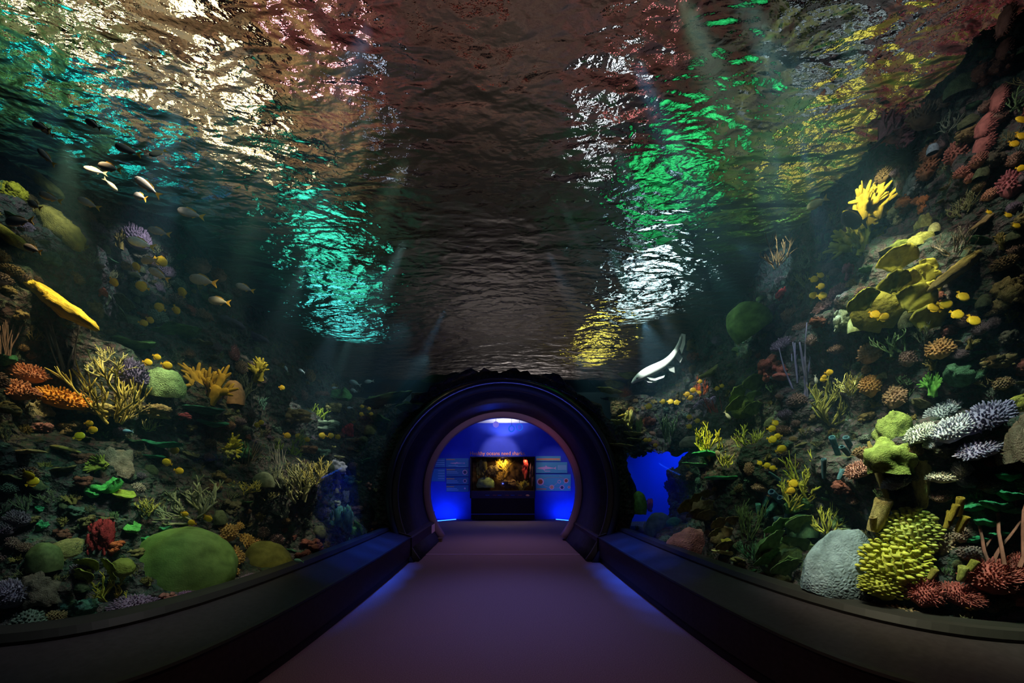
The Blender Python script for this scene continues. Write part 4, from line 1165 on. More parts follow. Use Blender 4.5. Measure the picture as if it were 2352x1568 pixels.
put('table', 1928, 668, 50, 34, (.40, .17, .19), 'rose knobbly coral at the upper end of the pink bar', -30)
put('sponge', 1951, 624, 26, 42, (.32, .10, .17), 'magenta sponge under the olive fire coral')
put('fan', 2046, 306, 104, 80, (.46, .14, .22), 'pink sea fan near the water beside the black feather star', 50)
put('urchin', 2078, 348, 92, 68, (.035, .05, .03), 'black-green feather star under the pink sea fan')
PKC = 'pink finger columns'
for a in ((2308, 115, 60, 26), (2297, 228, 66, 30), (2266, 290, 60, 36), (2262, 330, 66, 36), (2312, 45, 80, 24)):
    put('table', *a, (.30, .10, .09), 'reddish finger coral column climbing to the water on the shark reef', 100, group=PKC)
for a, c, l in (((2131, 388, 58, 46), (.36, .16, .09), 'brown-red cauliflower coral beside the black feather star'), ((2143, 345, 46, 40), (.26, .12, .08), 'dark cauliflower coral carrying a blue ball'),
                ((2196, 352, 46, 56), (.24, .09, .07), 'dark red cauliflower coral between brown-red heads'), ((2246, 368, 38, 34), (.28, .11, .08), 'small dark red cauliflower coral'),
                ((2330, 366, 30, 32), (.30, .17, .12), 'small salmon cauliflower coral by yellow fish'), ((2318, 425, 54, 68), (.36, .11, .13), 'large crimson cauliflower coral'),
                ((2272, 447, 30, 28), (.38, .18, .12), 'small peach cauliflower coral by the crimson one'), ((2210, 395, 32, 28), (.36, .14, .11), 'rosy cauliflower coral by thin tan bar'),
                ((2226, 410, 24, 22), (.36, .14, .11), 'tiny rosy cauliflower coral beside the other rosy one'),
                ((1998, 810, 46, 50), (.44, .26, .14), 'uppermost tan cauliflower ball of the three-ball stack'), ((2000, 886, 48, 54), (.48, .27, .08), 'ochre cauliflower ball in the middle of the three-ball stack'),
                ((2056, 910, 50, 58), (.40, .25, .14), 'pale-tipped cauliflower ball above the green pillar coral'), ((2160, 800, 50, 52), (.44, .24, .08), 'orange-brown cauliflower coral in deep shade'),
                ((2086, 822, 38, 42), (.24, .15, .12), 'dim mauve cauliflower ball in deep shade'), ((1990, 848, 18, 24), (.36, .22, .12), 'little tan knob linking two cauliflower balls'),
                ((2165, 1248, 48, 66), (.34, .24, .17), 'tan-pink cauliflower coral behind red bushes'), ((2208, 1228, 40, 40), (.28, .20, .17), 'dull pink cauliflower coral under the tube sponges'),
                ((2228, 1270, 44, 40), (.17, .13, .13), 'grey-mauve cauliflower coral above red bushes'), ((2110, 1095, 30, 30), (.26, .24, .16), 'grey-brown knob beside the yellow column')):
    put('ball', *a, c, l)
put('smooth', 2142, 341, 20, 22, (.12, .18, .24), 'blue-grey ball resting on the dark cauliflower coral', dy=.22)
put('stag', 1928, 918, 126, 120, (.36, .37, .09), 'olive-yellow staghorn beside the three-ball stack', lean=10)
put('stag', 1955, 880, 80, 60, (.52, .50, .13), 'bright staghorn tips above the olive-yellow staghorn')
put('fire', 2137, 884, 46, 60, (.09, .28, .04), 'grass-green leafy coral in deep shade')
put('lump', 2046, 978, 74, 72, (.22, .30, .07), 'upper lobe of green pillar coral beside the lilac tables')
put('lump', 2042, 1045, 96, 90, (.28, .36, .08), 'broad lit foot of the green pillar coral')
LT = 'lilac-white finger tables'
for a, r, c, l in (((2166, 942, 80, 40), -30, (.30, .34, .40), 'grey lilac finger coral table behind the two brightest'), ((2114, 994, 76, 40), -30, (.55, .58, .55), 'white finger coral table touching the green pillar'),
                   ((2186, 985, 96, 56), -32, (.50, .52, .66), 'bright bluish-white finger coral table'), ((2262, 955, 124, 64), -32, (.15, .14, .26), 'large dark violet finger coral table'),
                   ((2142, 1018, 38, 30), -20, (.34, .36, .42), 'small grey finger coral under the bluish-white table'), ((2246, 1030, 112, 42), -22, (.30, .26, .44), 'long lavender finger coral table'),
                   ((2170, 1094, 78, 30), -6, (.58, .54, .46), 'cream finger coral table beside the yellow column'), ((2208, 1076, 38, 46), -50, (.40, .38, .38), 'cream-grey finger coral at the end of the cream table'),
                   ((2064, 1102, 80, 32), -28, (.42, .46, .48), 'blue-white finger coral below the green pillar'), ((1970, 1078, 62, 40), -34, (.38, .20, .16), 'salmon finger coral beside blue tube sponges'),
                   ((2220, 1105, 30, 50), -70, (.20, .20, .28), 'slate finger coral under the cream table')):
    put('table', *a, c, l, r)
tubes(1920, 1030, 60, (.08, .28, .36), 'long curved blue tube sponge leaning below olive staghorn', [(0, 0, 13, 66, -38)])
tubes(1950, 1025, 40, (.07, .20, .27), 'pair of dim blue tube sponges beside the long curved one', [(0, -6, 13, 40, -45), (-16, 10, 12, 34, -50)])
tubes(1900, 1075, 50, (.08, .22, .28), 'slim blue tube sponge beside salmon finger coral', [(-8, 0, 11, 50, -18), (24, 14, 12, 24, 10)])
put('blade', 2116, 1095, 150, 24, (.50, .42, .14), 'tall yellow encrusted column between the cream and white tables', 80)
put('blade', 2018, 1085, 150, 11, (.44, .36, .10), 'thin yellow stalk in front of the green pillar coral', 78)
tubes(2018, 1182, 76, (.46, .36, .13), 'stout tan barrel tube sponge above the blue-grey boulder', [(0, 2, 34, 76, 2), (-22, 18, 14, 36, -20)])
put('dome', 1938, 1292, 160, 165, (.22, .30, .34), 'big blue-grey brain coral boulder at the rail', 14, lean=0)
put('knobs', 2092, 1215, 110, 110, (.52, .54, .12), 'upper heap of pale yellow knob coral', 10)
put('knobs', 2058, 1285, 130, 130, (.56, .55, .07), 'middle heap of lit yellow knob coral beside the blue-grey boulder', 20)
put('knobs', 2030, 1342, 120, 70, (.44, .44, .06), 'lower heap of yellow knob coral at the rail', 10)
put('sponge', 2100, 1190, 60, 30, (.60, .50, .04), 'golden crust on top of the yellow knob coral')
tubes(2190, 1180, 80, (.46, .32, .04), 'cluster of golden tube sponges with open mouths behind the knob coral', [(14, -16, 15, 46, -18), (-12, -4, 14, 40, 4), (-8, 14, 15, 40, 6), (4, 22, 16, 40, 0)])
tubes(2210, 1318, 30, (.40, .40, .10), 'single pale tube sponge with orange mouth by red bushes', [(0, 0, 18, 34, -8)])
tubes(2142, 1318, 24, (.36, .28, .05), 'short ochre tube sponge behind the red bushes', [(0, 0, 14, 26, 8)])
tubes(2232, 1300, 30, (.30, .28, .05), 'short olive tube sponge between red bushes', [(0, 0, 16, 30, 12)])
for a, l in (((2122, 1354, 104, 76), 'round red bushy coral next to the yellow knob heap'), ((2206, 1364, 88, 58), 'low dusty red bushy coral between two big red ones'), ((2288, 1322, 130, 88), 'largest red bushy coral with domed top'),
             ((2346, 1366, 50, 56), 'orange-red bushy coral low on the rail'), ((2346, 1290, 46, 56), 'red bushy coral behind the largest one')):
    put('bush', *a, (.36, .09, .08), l)
put('rods', 2312, 1190, 52, 210, (.26, .11, .09), 'tall reddish brown rods leaning over the red bushes', 8)
for i, (x, y, w_, h_) in enumerate(((2246, 1238, 60, 22), (2288, 1162, 70, 26), (2238, 1162, 44, 26), (2322, 1140, 60, 26), (2270, 1200, 60, 20), (2300, 1225, 50, 18), (2315, 1095, 60, 22), (2330, 1170, 50, 20))):
    put('plate', x, y, w_, h_, (.03, .34, .16), 'emerald plate in the tiers behind the reddish brown rods', (-8, 12, -20, 8, 4, -10, 6, -6)[i], group='emerald plate tiers')
put('sponge', 2240, 1392, 70, 18, (.46, .20, .04), 'orange crust along the rail under the red bushes')
put('plate', 2160, 1384, 36, 10, (.20, .50, .34), 'pale turquoise plate at the rail under red bushes')
put('lump', 2340, 1010, 50, 120, (.16, .12, .09), 'brown sack-shaped sponge beside the lavender table')
put('plate', 2330, 935, 50, 90, (.26, .26, .04), 'yellow-olive upright slab above the sack-shaped sponge', 20, lean=60)
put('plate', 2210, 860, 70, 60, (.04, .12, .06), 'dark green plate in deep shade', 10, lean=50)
# long rod
p0, p1 = at(1765, 362, 4.5), at(1862, 672, 5.2); V, Fc = [], []
mid = (p0 + p1) / 2 + Vector((.05, 0, .0))
add_tube(V, Fc, [p1 + (p1 - mid).normalized() * .2, p1, mid, p0], [.007, .007, .009, .012], 8)
tag(link('rod_sponge', mesh('rod', V, Fc), coral_mat((.42, .34, .24), 'smooth')), 'single long pale rod slanting from the reef towards the water', 'rod')

# ================================================================== FISH
@cached
def fish_body(kind):
    V, Fc = [], []; n, m = 14, 12
    for i in range(n + 1):
        t = i / n
        if kind == 'silver': h = .165 * math.sin(math.pi * t ** .72) ** .8 + .012; b = .42
        elif kind == 'round': h = .34 * math.sin(math.pi * t ** .80) ** .65 + .02; b = .26
        else: h = .25 * math.sin(math.pi * t ** .75) ** .7 + .015; b = .30
        if i == 0: h = .008
        if t > .9: h = max(h, .035)
        for k in range(m):
            a = 6.2832 * k / m; V.append(Vector((-.42 + t * .80, math.cos(a) * h * b, math.sin(a) * h)))
    for i in range(n):
        for k in range(m):
            k2 = (k + 1) % m; Fc.append((i * m + k, i * m + k2, (i + 1) * m + k2, (i + 1) * m + k))
    Fc += [tuple(range(m - 1, -1, -1)), tuple(range(n * m, n * m + m))]
    return mesh('body', V, Fc)
def fin_mesh(name, pts, th=.008):
    V = [Vector((x, th, z)) for x, z in pts] + [Vector((x, -th, z)) for x, z in pts]; n = len(pts)
    Fc = [tuple(range(n)), tuple(range(2 * n - 1, n - 1, -1))] + [(k, n + k, n + (k + 1) % n, (k + 1) % n) for k in range(n)]
    return mesh(name, V, [f[::-1] for f in Fc], False)
FIN = {
    'silver': dict(tail_fin=fin_mesh('tail', [(.36, .03), (.58, .16), (.50, .02), (.50, -.02), (.58, -.15), (.36, -.03)]), dorsal_fin=fin_mesh('dorsal', [(-.18, .14), (-.10, .215), (.10, .19), (.26, .11), (.22, .07), (-.1, .13)]), anal_fin=fin_mesh('anal', [(.08, -.11), (.16, -.17), (.28, -.06), (.24, -.04)])),
    'round': dict(tail_fin=fin_mesh('tail', [(.34, .05), (.54, .13), (.54, -.13), (.34, -.05)]), dorsal_fin=fin_mesh('dorsal', [(-.2, .25), (-.05, .42), (.18, .42), (.36, .16), (.3, .05), (-.1, .2)]), anal_fin=fin_mesh('anal', [(-.08, -.28), (.05, -.42), (.22, -.38), (.36, -.14), (.3, -.05)])),
    'tang': dict(tail_fin=fin_mesh('tail', [(.34, .03), (.56, .20), (.48, 0), (.56, -.20), (.34, -.03)]), dorsal_fin=fin_mesh('dorsal', [(-.25, .16), (-.15, .30), (.15, .30), (.34, .10), (.3, .03)]), anal_fin=fin_mesh('anal', [(-.1, -.2), (.0, -.30), (.18, -.28), (.34, -.10), (.3, -.03)])),
}
V, Fc = [], []; add_blob(V, Fc, (0, 0, 0), .022, 8, 6, 0, 1, 0, (1, .5, 1)); EYEM = mesh('eye', V, Fc)
EYEMAT = plain('fish_eye', (.01, .01, .012), .2, .6)
FM = {}
def fmat(c, rough=.4):
    k = tuple(c) + (rough,)
    if k not in FM: FM[k] = plain('fish_skin', c, rough, .5, 0, .15, 9.0)
    return FM[k]
def fish(kind, px, py, lpx, ang, body, fin, label, group=None, face=-1, yaw=0, frac=.80, name='silver_fish', cat='fish', Y=None):
    if Y is None:
        h = hit(px, py); Y = (h.y if h is not None else 7.0) * frac
    root = empty(name); tag(root, label, cat, group)
    L = lpx * Y / F
    R = Matrix.Rotation(math.radians(ang), 3, 'Y') @ Matrix.Rotation(math.radians(yaw + (180 if face > 0 else 0)), 3, 'Z')
    root.matrix_world = Matrix.LocRotScale(at(px, py, Y), R.to_quaternion(), Vector((L, L, L)))
    bd = link('body', fish_body(kind), fmat(body), root)
    for nm, me in FIN[kind].items(): link(nm, me, fmat(fin), root)
    for s in (-1, 1):
        e = link('eye', EYEM, EYEMAT, bd); e.location = (-.31, s * (.045 if kind == 'silver' else .05), .03)
    return root
SILV, YT = (.34, .31, .34), (.62, .36, .05)
G1 = 'silver snapper shoal'; L1 = 'silver fish with yellow forked tail swimming in the shoal by the reef'
for x, y, l, a, yw in ((112, 452, 48, 18, 10), (78, 470, 48, 30, -10), (40, 508, 66, -2, 0), (72, 570, 46, 22, 0), (200, 465, 46, 22, 15), (335, 426, 56, 36, 20), (320, 451, 50, 26, -15),
                       (434, 489, 58, 12, 10), (362, 531, 48, 12, 10), (340, 598, 50, 8, -10), (362, 628, 48, 30, 10), (462, 643, 68, 13, 0), (560, 660, 42, 18, 10), (500, 691, 54, 10, 0),
                       (290, 343, 56, 16, 10), (212, 284, 44, 32, 0), (92, 290, 46, 24, 0), (106, 300, 40, 32, 0), (104, 358, 40, 48, 20), (248, 384, 58, 14, 0)):
    fish('silver', x, y, l, a, SILV, YT, L1, G1, -1, yw)
fish('silver', 360, 352, 40, -40, (.40, .34, .30), YT, 'silver fish rising nose-down apart from the shoal', None, -1, 20)
fish('silver', 215, 391, 40, -2, (.72, .72, .78), (.5, .4, .3), 'pale silver fish level at the top of the reef', None, -1, 30)
fish('silver', 256, 426, 30, 48, (.85, .92, .98), (.7, .8, .8), 'small brilliant white fish diving at the reef top', None, 1, 30)
fish('silver', 320, 557, 58, 16, (.92, .92, .95), (.75, .50, .06), 'brightly lit white fish with orange back and yellow tail', None, -1, 10)
fish('silver', 292, 990, 26, 0, (.25, .45, .62), (.3, .45, .6), 'small blue fish beside pale staghorn twigs', None, -1)
fish('silver', 685, 1287, 24, 10, (.2, .5, .5), (.2, .6, .3), 'small teal fish over the rail by the olive cone', None, -1)
for x, y, l, a in ((814, 879, 30, 22), (768, 890, 14, 0), (812, 896, 18, 20), (818, 905, 20, 34), (846, 876, 24, -6), (803, 936, 14, 0), (657, 846, 16, 60), (692, 851, 18, 30)):
    fish('silver', x, y, l, a, (.45, .62, .80), (.5, .6, .7), 'small blue-white fish in open water beside the portal', 'small blue-white fish', -1, 0, .85)
G2 = 'yellow butterflyfish'; YB_ = (.70, .48, .02)
LL = 'small yellow butterflyfish among the corals of the silver shoal reef'
for x, y, l, a, f in ((371, 600, 28, 30, 1), (325, 657, 28, 20, -1), (313, 612, 22, 70, -1), (262, 648, 22, 60, 1), (418, 670, 24, 80, -1), (405, 712, 22, 80, 1), (366, 705, 24, 30, -1), (330, 742, 20, 10, 1), (345, 735, 18, 40, 1),
                      (340, 832, 20, 10, 1), (361, 820, 18, 30, 1), (384, 839, 24, 20, 1), (205, 972, 18, 0, 1), (213, 987, 22, -20, 1), (183, 1001, 24, -30, 1), (401, 1034, 22, -10, 1), (383, 1061, 22, 30, -1), (412, 1081, 20, 20, 1),
                      (66, 1090, 28, 60, 1), (76, 1106, 28, -40, 1), (740, 1000, 18, 0, -1), (760, 1000, 16, -20, 1), (776, 1003, 15, 40, 1), (600, 970, 14, 0, 1), (590, 976, 14, 30, -1), (660, 1000, 18, 30, 1), (685, 1001, 16, 0, -1), (706, 1009, 14, 20, 1),
                      (832, 933, 10, 0, 1), (848, 938, 10, 0, 1), (830, 951, 12, 20, -1), (853, 950, 10, 0, 1), (478, 1190, 22, 60, 1), (440, 1200, 18, 20, -1), (425, 1180, 16, 30, 1), (648, 890, 14, 10, 1)):
    fish('round', x, y, l, a, YB_, (.75, .42, .02), LL, G2, f, 20, .93, 'butterflyfish')
LR = 'small yellow butterflyfish among the corals of the shark reef'
for x, y, l, a, f in ((1578, 905, 15, 0, 1), (1592, 896, 16, 20, -1), (1586, 913, 15, -20, 1), (1523, 922, 14, 0, 1), (1540, 922, 15, 10, 1), (1554, 924, 15, -10, -1), (1490, 933, 18, 20, 1), (1647, 892, 13, 0, 1), (1658, 886, 12, 30, 1), (1606, 901, 12, 60, 1), (1608, 876, 12, 0, 1),
                      (1583, 957, 14, 20, -1), (1602, 966, 14, 10, 1), (1583, 979, 15, 30, 1), (1617, 971, 14, 0, 1), (1781, 971, 18, 60, 1), (1773, 984, 20, 0, 1), (1774, 1009, 22, 20, 1), (1786, 1002, 18, -10, -1), (1795, 1031, 24, -20, 1), (1745, 1063, 14, 60, 1), (1762, 1069, 18, 0, 1), (1775, 1075, 16, 10, -1),
                      (1757, 1286, 20, 80, 1), (1822, 1110, 24, 30, 1), (1816, 1127, 22, -20, 1), (2212, 681, 32, 70, 1), (2145, 706, 30, 50, -1), (2172, 698, 30, 20, 1), (2199, 722, 30, 40, 1), (2237, 736, 34, 70, 1), (2272, 487, 16, 80, 1), (2316, 494, 20, 80, 1), (2335, 518, 20, 70, 1),
                      (1870, 641, 20, 20, 1), (1885, 632, 18, 50, 1), (1886, 657, 18, 0, 1), (1868, 678, 20, 20, -1), (1889, 679, 22, 10, 1), (2330, 330, 24, 50, 1), (2347, 312, 30, 70, 1), (2346, 275, 30, 80, -1), (2346, 386, 20, 20, 1), (2010, 722, 26, 40, 1), (2030, 728, 24, -20, 1), (1905, 855, 18, 0, 1), (1893, 865, 12, 0, 1), (1890, 872, 14, 0, -1), (1927, 1267, 12, 60, 1),
                      (1483, 1010, 12, 0, 1), (1492, 1010, 12, 20, 1), (1505, 1022, 12, 0, -1)):
    fish('round', x, y, l, a, YB_, (.72, .44, .02), LR, 'yellow butterflyfish of the shark reef', f, -20, .95, 'butterflyfish')
fish('tang', 1958, 504, 74, 4, (.045, .022, .028), (.03, .02, .03), 'dark purple-brown tang in front of yellow fire coral', None, -1, 8, .88, 'tang_fish')
fish('silver', 1874, 468, 56, -28, (.40, .36, .20), (.45, .30, .10), 'slim tan fish swimming above the long rod', None, -1, 0, .8)
fish('silver', 1672, 955, 24, 50, (.55, .60, .55), (.5, .5, .4), 'pale silver fish beside the dim green cabbage coral', None, 1, 0, .92)
fish('silver', 1874, 872, 22, 80, (.55, .60, .60), (.5, .55, .5), 'tiny silver fish beside the purple whip bundle', None, 1, 0, .92)

# shark
YK = 6.6; k = YK / F
spine = [(1452, 879), (1462, 870), (1478, 860), (1496, 851), (1514, 843), (1531, 832), (1545, 818), (1555, 802), (1562, 785), (1566, 772)]
rad = [3, 8.5, 12, 13, 12, 9.5, 7.5, 5.5, 4.0, 2.2]
P = [at(x, y, YK + .06 * math.sin(i * .6)) for i, (x, y) in enumerate(spine)]
c0 = P[4].copy(); V, Fc = [], []
add_tube(V, Fc, [p - c0 for p in P], [r * k for r in rad], 14)
b = len(V); V.append(P[0] - c0 + (P[0] - P[1]).normalized() * .02)
for q in range(14): Fc.append((b, (q + 1) % 14, q))
shark = empty('shark', c0); tag(shark, 'pale lit shark with curved tail gliding beside the plate tier', 'shark')
SK = plain('shark_skin', (.80, .84, .80), .5, .4, 0, .10, 14.0)
so = link('body', mesh('shark_body', V, Fc), SK, shark)
sub = so.modifiers.new('smooth', 'SUBSURF'); sub.levels = 1; sub.render_levels = 1
def sfin(name, pts, dys, th=.010):
    pv = [at(x, y, YK + d) - c0 for (x, y), d in zip(pts, dys)]; n = len(pv)
    nn = (pv[1] - pv[0]).cross(pv[2] - pv[0]).normalized() * th
    V = [p + nn for p in pv] + [p - nn for p in pv]
    Fc = [tuple(range(n)), tuple(range(2 * n - 1, n - 1, -1))] + [(q, n + q, n + (q + 1) % n, (q + 1) % n) for q in range(n)]
    link(name, mesh(name, V, Fc, False), SK, shark)
sfin('dorsal_fin', [(1488, 850), (1502, 837), (1513, 842), (1512, 848)], (0, .02, .02, 0))
sfin('dorsal_fin', [(1520, 842), (1530, 833), (1537, 837), (1534, 836)], (0, .02, .02, 0))
sfin('pectoral_fin', [(1486, 866), (1504, 869), (1527, 862), (1524, 867), (1505, 874), (1492, 872)], (-.06, -.10, -.16, -.16, -.12, -.06))
sfin('pectoral_fin', [(1478, 872), (1492, 874), (1510, 874), (1506, 878), (1490, 878)], (.04, .08, .12, .12, .06))
sfin('pelvic_fin', [(1530, 840), (1548, 842), (1549, 856), (1538, 852)], (0, .03, .05, .03))
sfin('anal_fin', [(1556, 808), (1567, 822), (1562, 833), (1553, 822)], (0, .02, .03, .02))
sfin('tail_fin', [(1562, 800), (1560, 778), (1565, 766), (1574, 768), (1573, 790), (1566, 812)], (.03, .03, .03, .0, .0, .0))
for d in (-.05, .05):
    V, Fc = [], []; add_blob(V, Fc, at(1463, 868, YK + d) - c0, .012, 8, 6); link('eye', mesh('shark_eye', V, Fc), EYEMAT, so)
# ================================================================== EXHIBIT IN THE ROOM BEHIND THE PORTAL
def wx(px, Y=YB): return (px - CX) / F * Y
def wz(py, Y=YB): return EYE + (CY - py) / F * Y
def flat_box(name, x0, x1, y0, y1, yf, yb, mat, parent=None):
    """box facing the walkway, given by photo pixel edges on the back wall"""
    return link(name, box_mesh(name, (wx(x0, yf), yf, wz(y1, yf)), (wx(x1, yf), yb, wz(y0, yf))), mat, parent)
case = empty('display_tank', (0, 0, 0)); tag(case, 'small lit coral display tank set in a black cabinet under orange lettering', 'display tank')
BLK = plain('cabinet_black', (.012, .010, .016), .5, .3)
yf = 12.72
for a in ((1082, 1228, 1144, 1179), (1082, 1228, 1182, 1192)): flat_box('cabinet', *a, yf, YB - .003, BLK, case)
flat_box('shelf_edge', 1082, 1229, 1179.5, 1181.5, yf - .02, YB - .003, plain('edge_blue', (.05, .10, .5), .4), case)
console = flat_box('console', 1082, 1228, 1127, 1144, yf - .02, YB - .003, plain('console', (.05, .045, .10), .3, .5), case)
for a in ((1079.5, 1082.5, 1049, 1144), (1227, 1229, 1049, 1144)): flat_box('side_panel', *a, yf - .01, YB - .003, BLK, case)
flat_box('top_panel', 1079.5, 1229, 1048, 1050.2, yf - .01, YB - .003, BLK, case)
flat_box('tank_back', 1082, 1228, 1050, 1127, YB - .06, YB - .003, plain('tank_scene_back', (.10, .05, .015), .9, .1, 0, .8, 6.0), case)
pane = flat_box('pane', 1082.5, 1227, 1050.3, 1127, yf, yf + .012, glass_mat(), case)
for x0, c in ((1115, (.05, .2, .7)), (1132, (.5, .15, .1)), (1143, (.05, .2, .7)), (1160, (.5, .15, .1)), (1173, (.05, .2, .7)), (1190, (.5, .15, .1))):
    flat_box('label_strip', x0, x0 + 9, 1136.2, 1137.6, yf - .026, yf - .018, plain('strip', c, .5), console)
V, Fc = [], []; add_blob(V, Fc, (wx(1210), yf - .03, wz(1136)), .07, 10, 6, .2, 3, 4, (1, .2, .45)); link('fish_badge', mesh('fish_badge', V, Fc), plain('badge', (.9, .45, .2), .5), console)
def inner(kind, px, py, w_, h_, c, label, Y=12.92, rot=0):
    s = seed(); me, mk, nm, cat = KIND[kind](s); o = link(nm, me, coral_mat(c, mk)); tag(o, label, cat); place(o, px, py, w_, h_, rot, 0, 0, Y=Y, depth=.28); return o
inner('smooth', 1115, 1107, 42, 26, (.42, .55, .12), 'pale green mound coral inside the small display tank', 12.90)
inner('stag', 1160, 1066, 46, 34, (.75, .46, .03), 'golden branching coral high inside the small display tank')
inner('stag', 1150, 1090, 36, 26, (.50, .28, .03), 'brown branching coral in the middle of the display tank')
inner('sponge', 1106, 1078, 26, 50, (.34, .26, .03), 'olive rock column inside the display tank', 12.90)
inner('sponge', 1206, 1076, 15, 56, (.75, .10, .04), 'glowing red column sponge inside the display tank', 12.90)
inner('fire', 1196, 1114, 40, 24, (.42, .36, .03), 'yellow leafy coral at the foot of the red column', 12.90)
inner('sponge', 1172, 1112, 40, 24, (.16, .09, .03), 'dark brown rock on the display tank floor')
inner('sponge', 1130, 1082, 30, 30, (.22, .14, .03), 'brown crusted rock behind the pale green mound', 12.90)
inner('sponge', 1222, 1092, 14, 60, (.16, .10, .06), 'dark rock wedge at the side of the display tank')
spot('display_tank_lamp', (wx(1155), 12.80, wz(1051.5) - .02), (wx(1155), 13.0, wz(1110)), (1.0, .72, .30), 40, 150, .8, .03)
spot('display_tank_lamp', (wx(1206), 12.80, wz(1051.5) - .02), (wx(1206), 13.0, wz(1090)), (1.0, .45, .35), 16, 90, .8, .02)
# lettering
def words_(text, x0, x1, ytop, ybot, yface, mat, label, cat='lettering', parent=None, fit=True):
    cu = bpy.data.curves.new('text', 'FONT'); cu.body = text; cu.extrude = .004; cu.size = 1.0; cu.resolution_u = 3
    t = bpy.data.objects.new('tmp', cu); COL.objects.link(t)
    dg = bpy.context.evaluated_depsgraph_get(); me = bpy.data.meshes.new_from_object(t.evaluated_get(dg))
    bpy.data.objects.remove(t)
    xs = [v.co.x for v in me.vertices]; zs = [v.co.y for v in me.vertices]
    sx = (wx(x1) - wx(x0)) / (max(xs) - min(xs)); sz = (wz(ytop) - wz(ybot)) / (max(zs) - min(zs))
    for v in me.vertices:
        x, z, e = v.co; v.co = (wx(x0) + (x - min(xs)) * sx, yface - e - .002, wz(ybot) + (z - min(zs)) * sz)
    o = link('wall_lettering' if parent is None else 'print', me, mat, parent)
    if parent is None: tag(o, label, cat)
    return o
ORT = plain('orange_letters', (.95, .38, .16), .6)
words_('Healthy oceans need sharks.', 1080, 1207, 1036.5, 1047.6, YB - .004, ORT, 'orange wall lettering reading Healthy oceans need sharks.')
PB = plain('panel_blue', (.06, .24, .48), .5, .3); PT = plain('panel_teal', (.08, .38, .52), .5, .3); PD = plain('panel_deep', (.05, .17, .36), .5, .3)
INK = plain('pink_ink', (.75, .42, .60), .6); OR2 = plain('orange_ink', (.80, .34, .16), .6); PALEI = plain('pale_ink', (.35, .55, .75), .6); MAR = plain('maroon_ink', (.35, .06, .04), .6); DKI = plain('dark_ink', (.05, .06, .15), .6)
def shark_print(x0, x1, yc, hg, yface, mat, parent):
    pts = [(0, 0), (.12, .28), (.34, .46), (.42, .5), (.47, 1.0), (.53, .48), (.75, .22), (.90, .10), (1.0, .55), (.965, .0), (1.0, -.45), (.88, -.05), (.62, -.25), (.42, -.35), (.38, -.85), (.33, -.38), (.14, -.3)]
    L = wx(x1) - wx(x0); H = hg / F * YB * .5
    V = [Vector((wx(x0) + u * L, yface - .004, wz(yc) + v * H)) for u, v in pts]; n = len(V)
    V += [v + Vector((0, .003, 0)) for v in V]
    Fc = [tuple(range(n - 1, -1, -1))] + [(q, (q + 1) % n, n + (q + 1) % n, n + q) for q in range(n)]
    link('shark_print', mesh('shark_print', V, Fc, False), mat, parent)
def disc(px, py, rpx, yface, mat, parent, nm='medallion', inner_mat=None, ri=.6):
    for r, m, d in ((rpx, mat, .003), (rpx * ri, inner_mat, .005)):
        if m is None: continue
        V = [Vector((wx(px), yface - d, wz(py)))] + [Vector((wx(px) + math.cos(a * .31416) * r * YB / F, yface - d, wz(py) + math.sin(a * .31416) * r * YB / F)) for a in range(20)]
        V += [Vector((v.x, v.y + .003, v.z)) for v in V]
        Fc = [(0, 1 + (q + 1) % 20, 1 + q) for q in range(20)] + [(1 + q, 1 + (q + 1) % 20, 22 + (q + 1) % 20, 22 + q) for q in range(20)]
        link(nm, mesh(nm, V, Fc, False), m, parent)
def bar(x0, x1, y0, y1, yface, mat, parent, nm='text_line'):
    flat_box(nm, x0, x1, y0, y1, yface - .004, yface - .0005, mat, parent)
def panel(x0, x1, y0, y1, mat, label, th=.03):
    r = empty('info_panel', (0, 0, 0)); tag(r, label, 'info panel'); b_ = flat_box('board', x0, x1, y0, y1, YB - th, YB - .002, mat, r); return b_, YB - th
r, y_ = panel(1024, 1076, 1052, 1073, PB, 'blue info panel with a slim pink shark, topmost of the stacked column')
bar(1025, 1045, 1054.2, 1056, y_, OR2, r); shark_print(1033, 1068, 1063.5, 6, y_, INK, r); bar(1030, 1052, 1068.5, 1069.6, y_, PALEI, r); bar(1048, 1070, 1070.5, 1071.3, y_, PALEI, r)
for i, (a, b_, rr, lab) in enumerate(((1075, 1094, 5.6, 'blue info panel with the largest ring emblem, second in the stacked column'), (1096, 1112, 4.4, 'blue info panel with a smaller ring emblem, third in the stacked column'), (1114, 1129, 1.8, 'blue info panel with a pink dot, lowest of the stacked column'))):
    r, y_ = panel(1025, 1076, a, b_, PD, lab); bar(1025.5, 1045 - i, a + 2.4, a + 4.2, y_, OR2, r)
    for q in range(2): bar(1026, 1050 + q * 3, a + 7 + q * 3.4, a + 8 + q * 3.4, y_, PALEI, r)
    disc(1068, a + 9.2 - i, rr, y_, INK, r, 'medallion', DKI if i < 2 else None, .68)
r, y_ = panel(989, 1022, 1052, 1073, PB, 'plain light blue panel beside the slim shark panel')
for q in range(3): bar(1000, 1021, 1056 + q * 5, 1057.2 + q * 5, y_, PALEI, r)
r, y_ = panel(990, 1022, 1076, 1105, PB, 'tall light blue panel with faint text lines')
for q in range(4): bar(1006, 1021, 1080 + q * 6, 1081.2 + q * 6, y_, PALEI, r)
r, y_ = panel(1231, 1288, 1047, 1059, PT, 'narrow teal heading panel over the single-shark panel')
bar(1232.5, 1286, 1052.2, 1056.4, y_, OR2, r)
r, y_ = panel(1231, 1303, 1061, 1086, PT, 'teal panel with one large pink shark', .05)
shark_print(1233, 1277, 1075, 14, y_, INK, r)
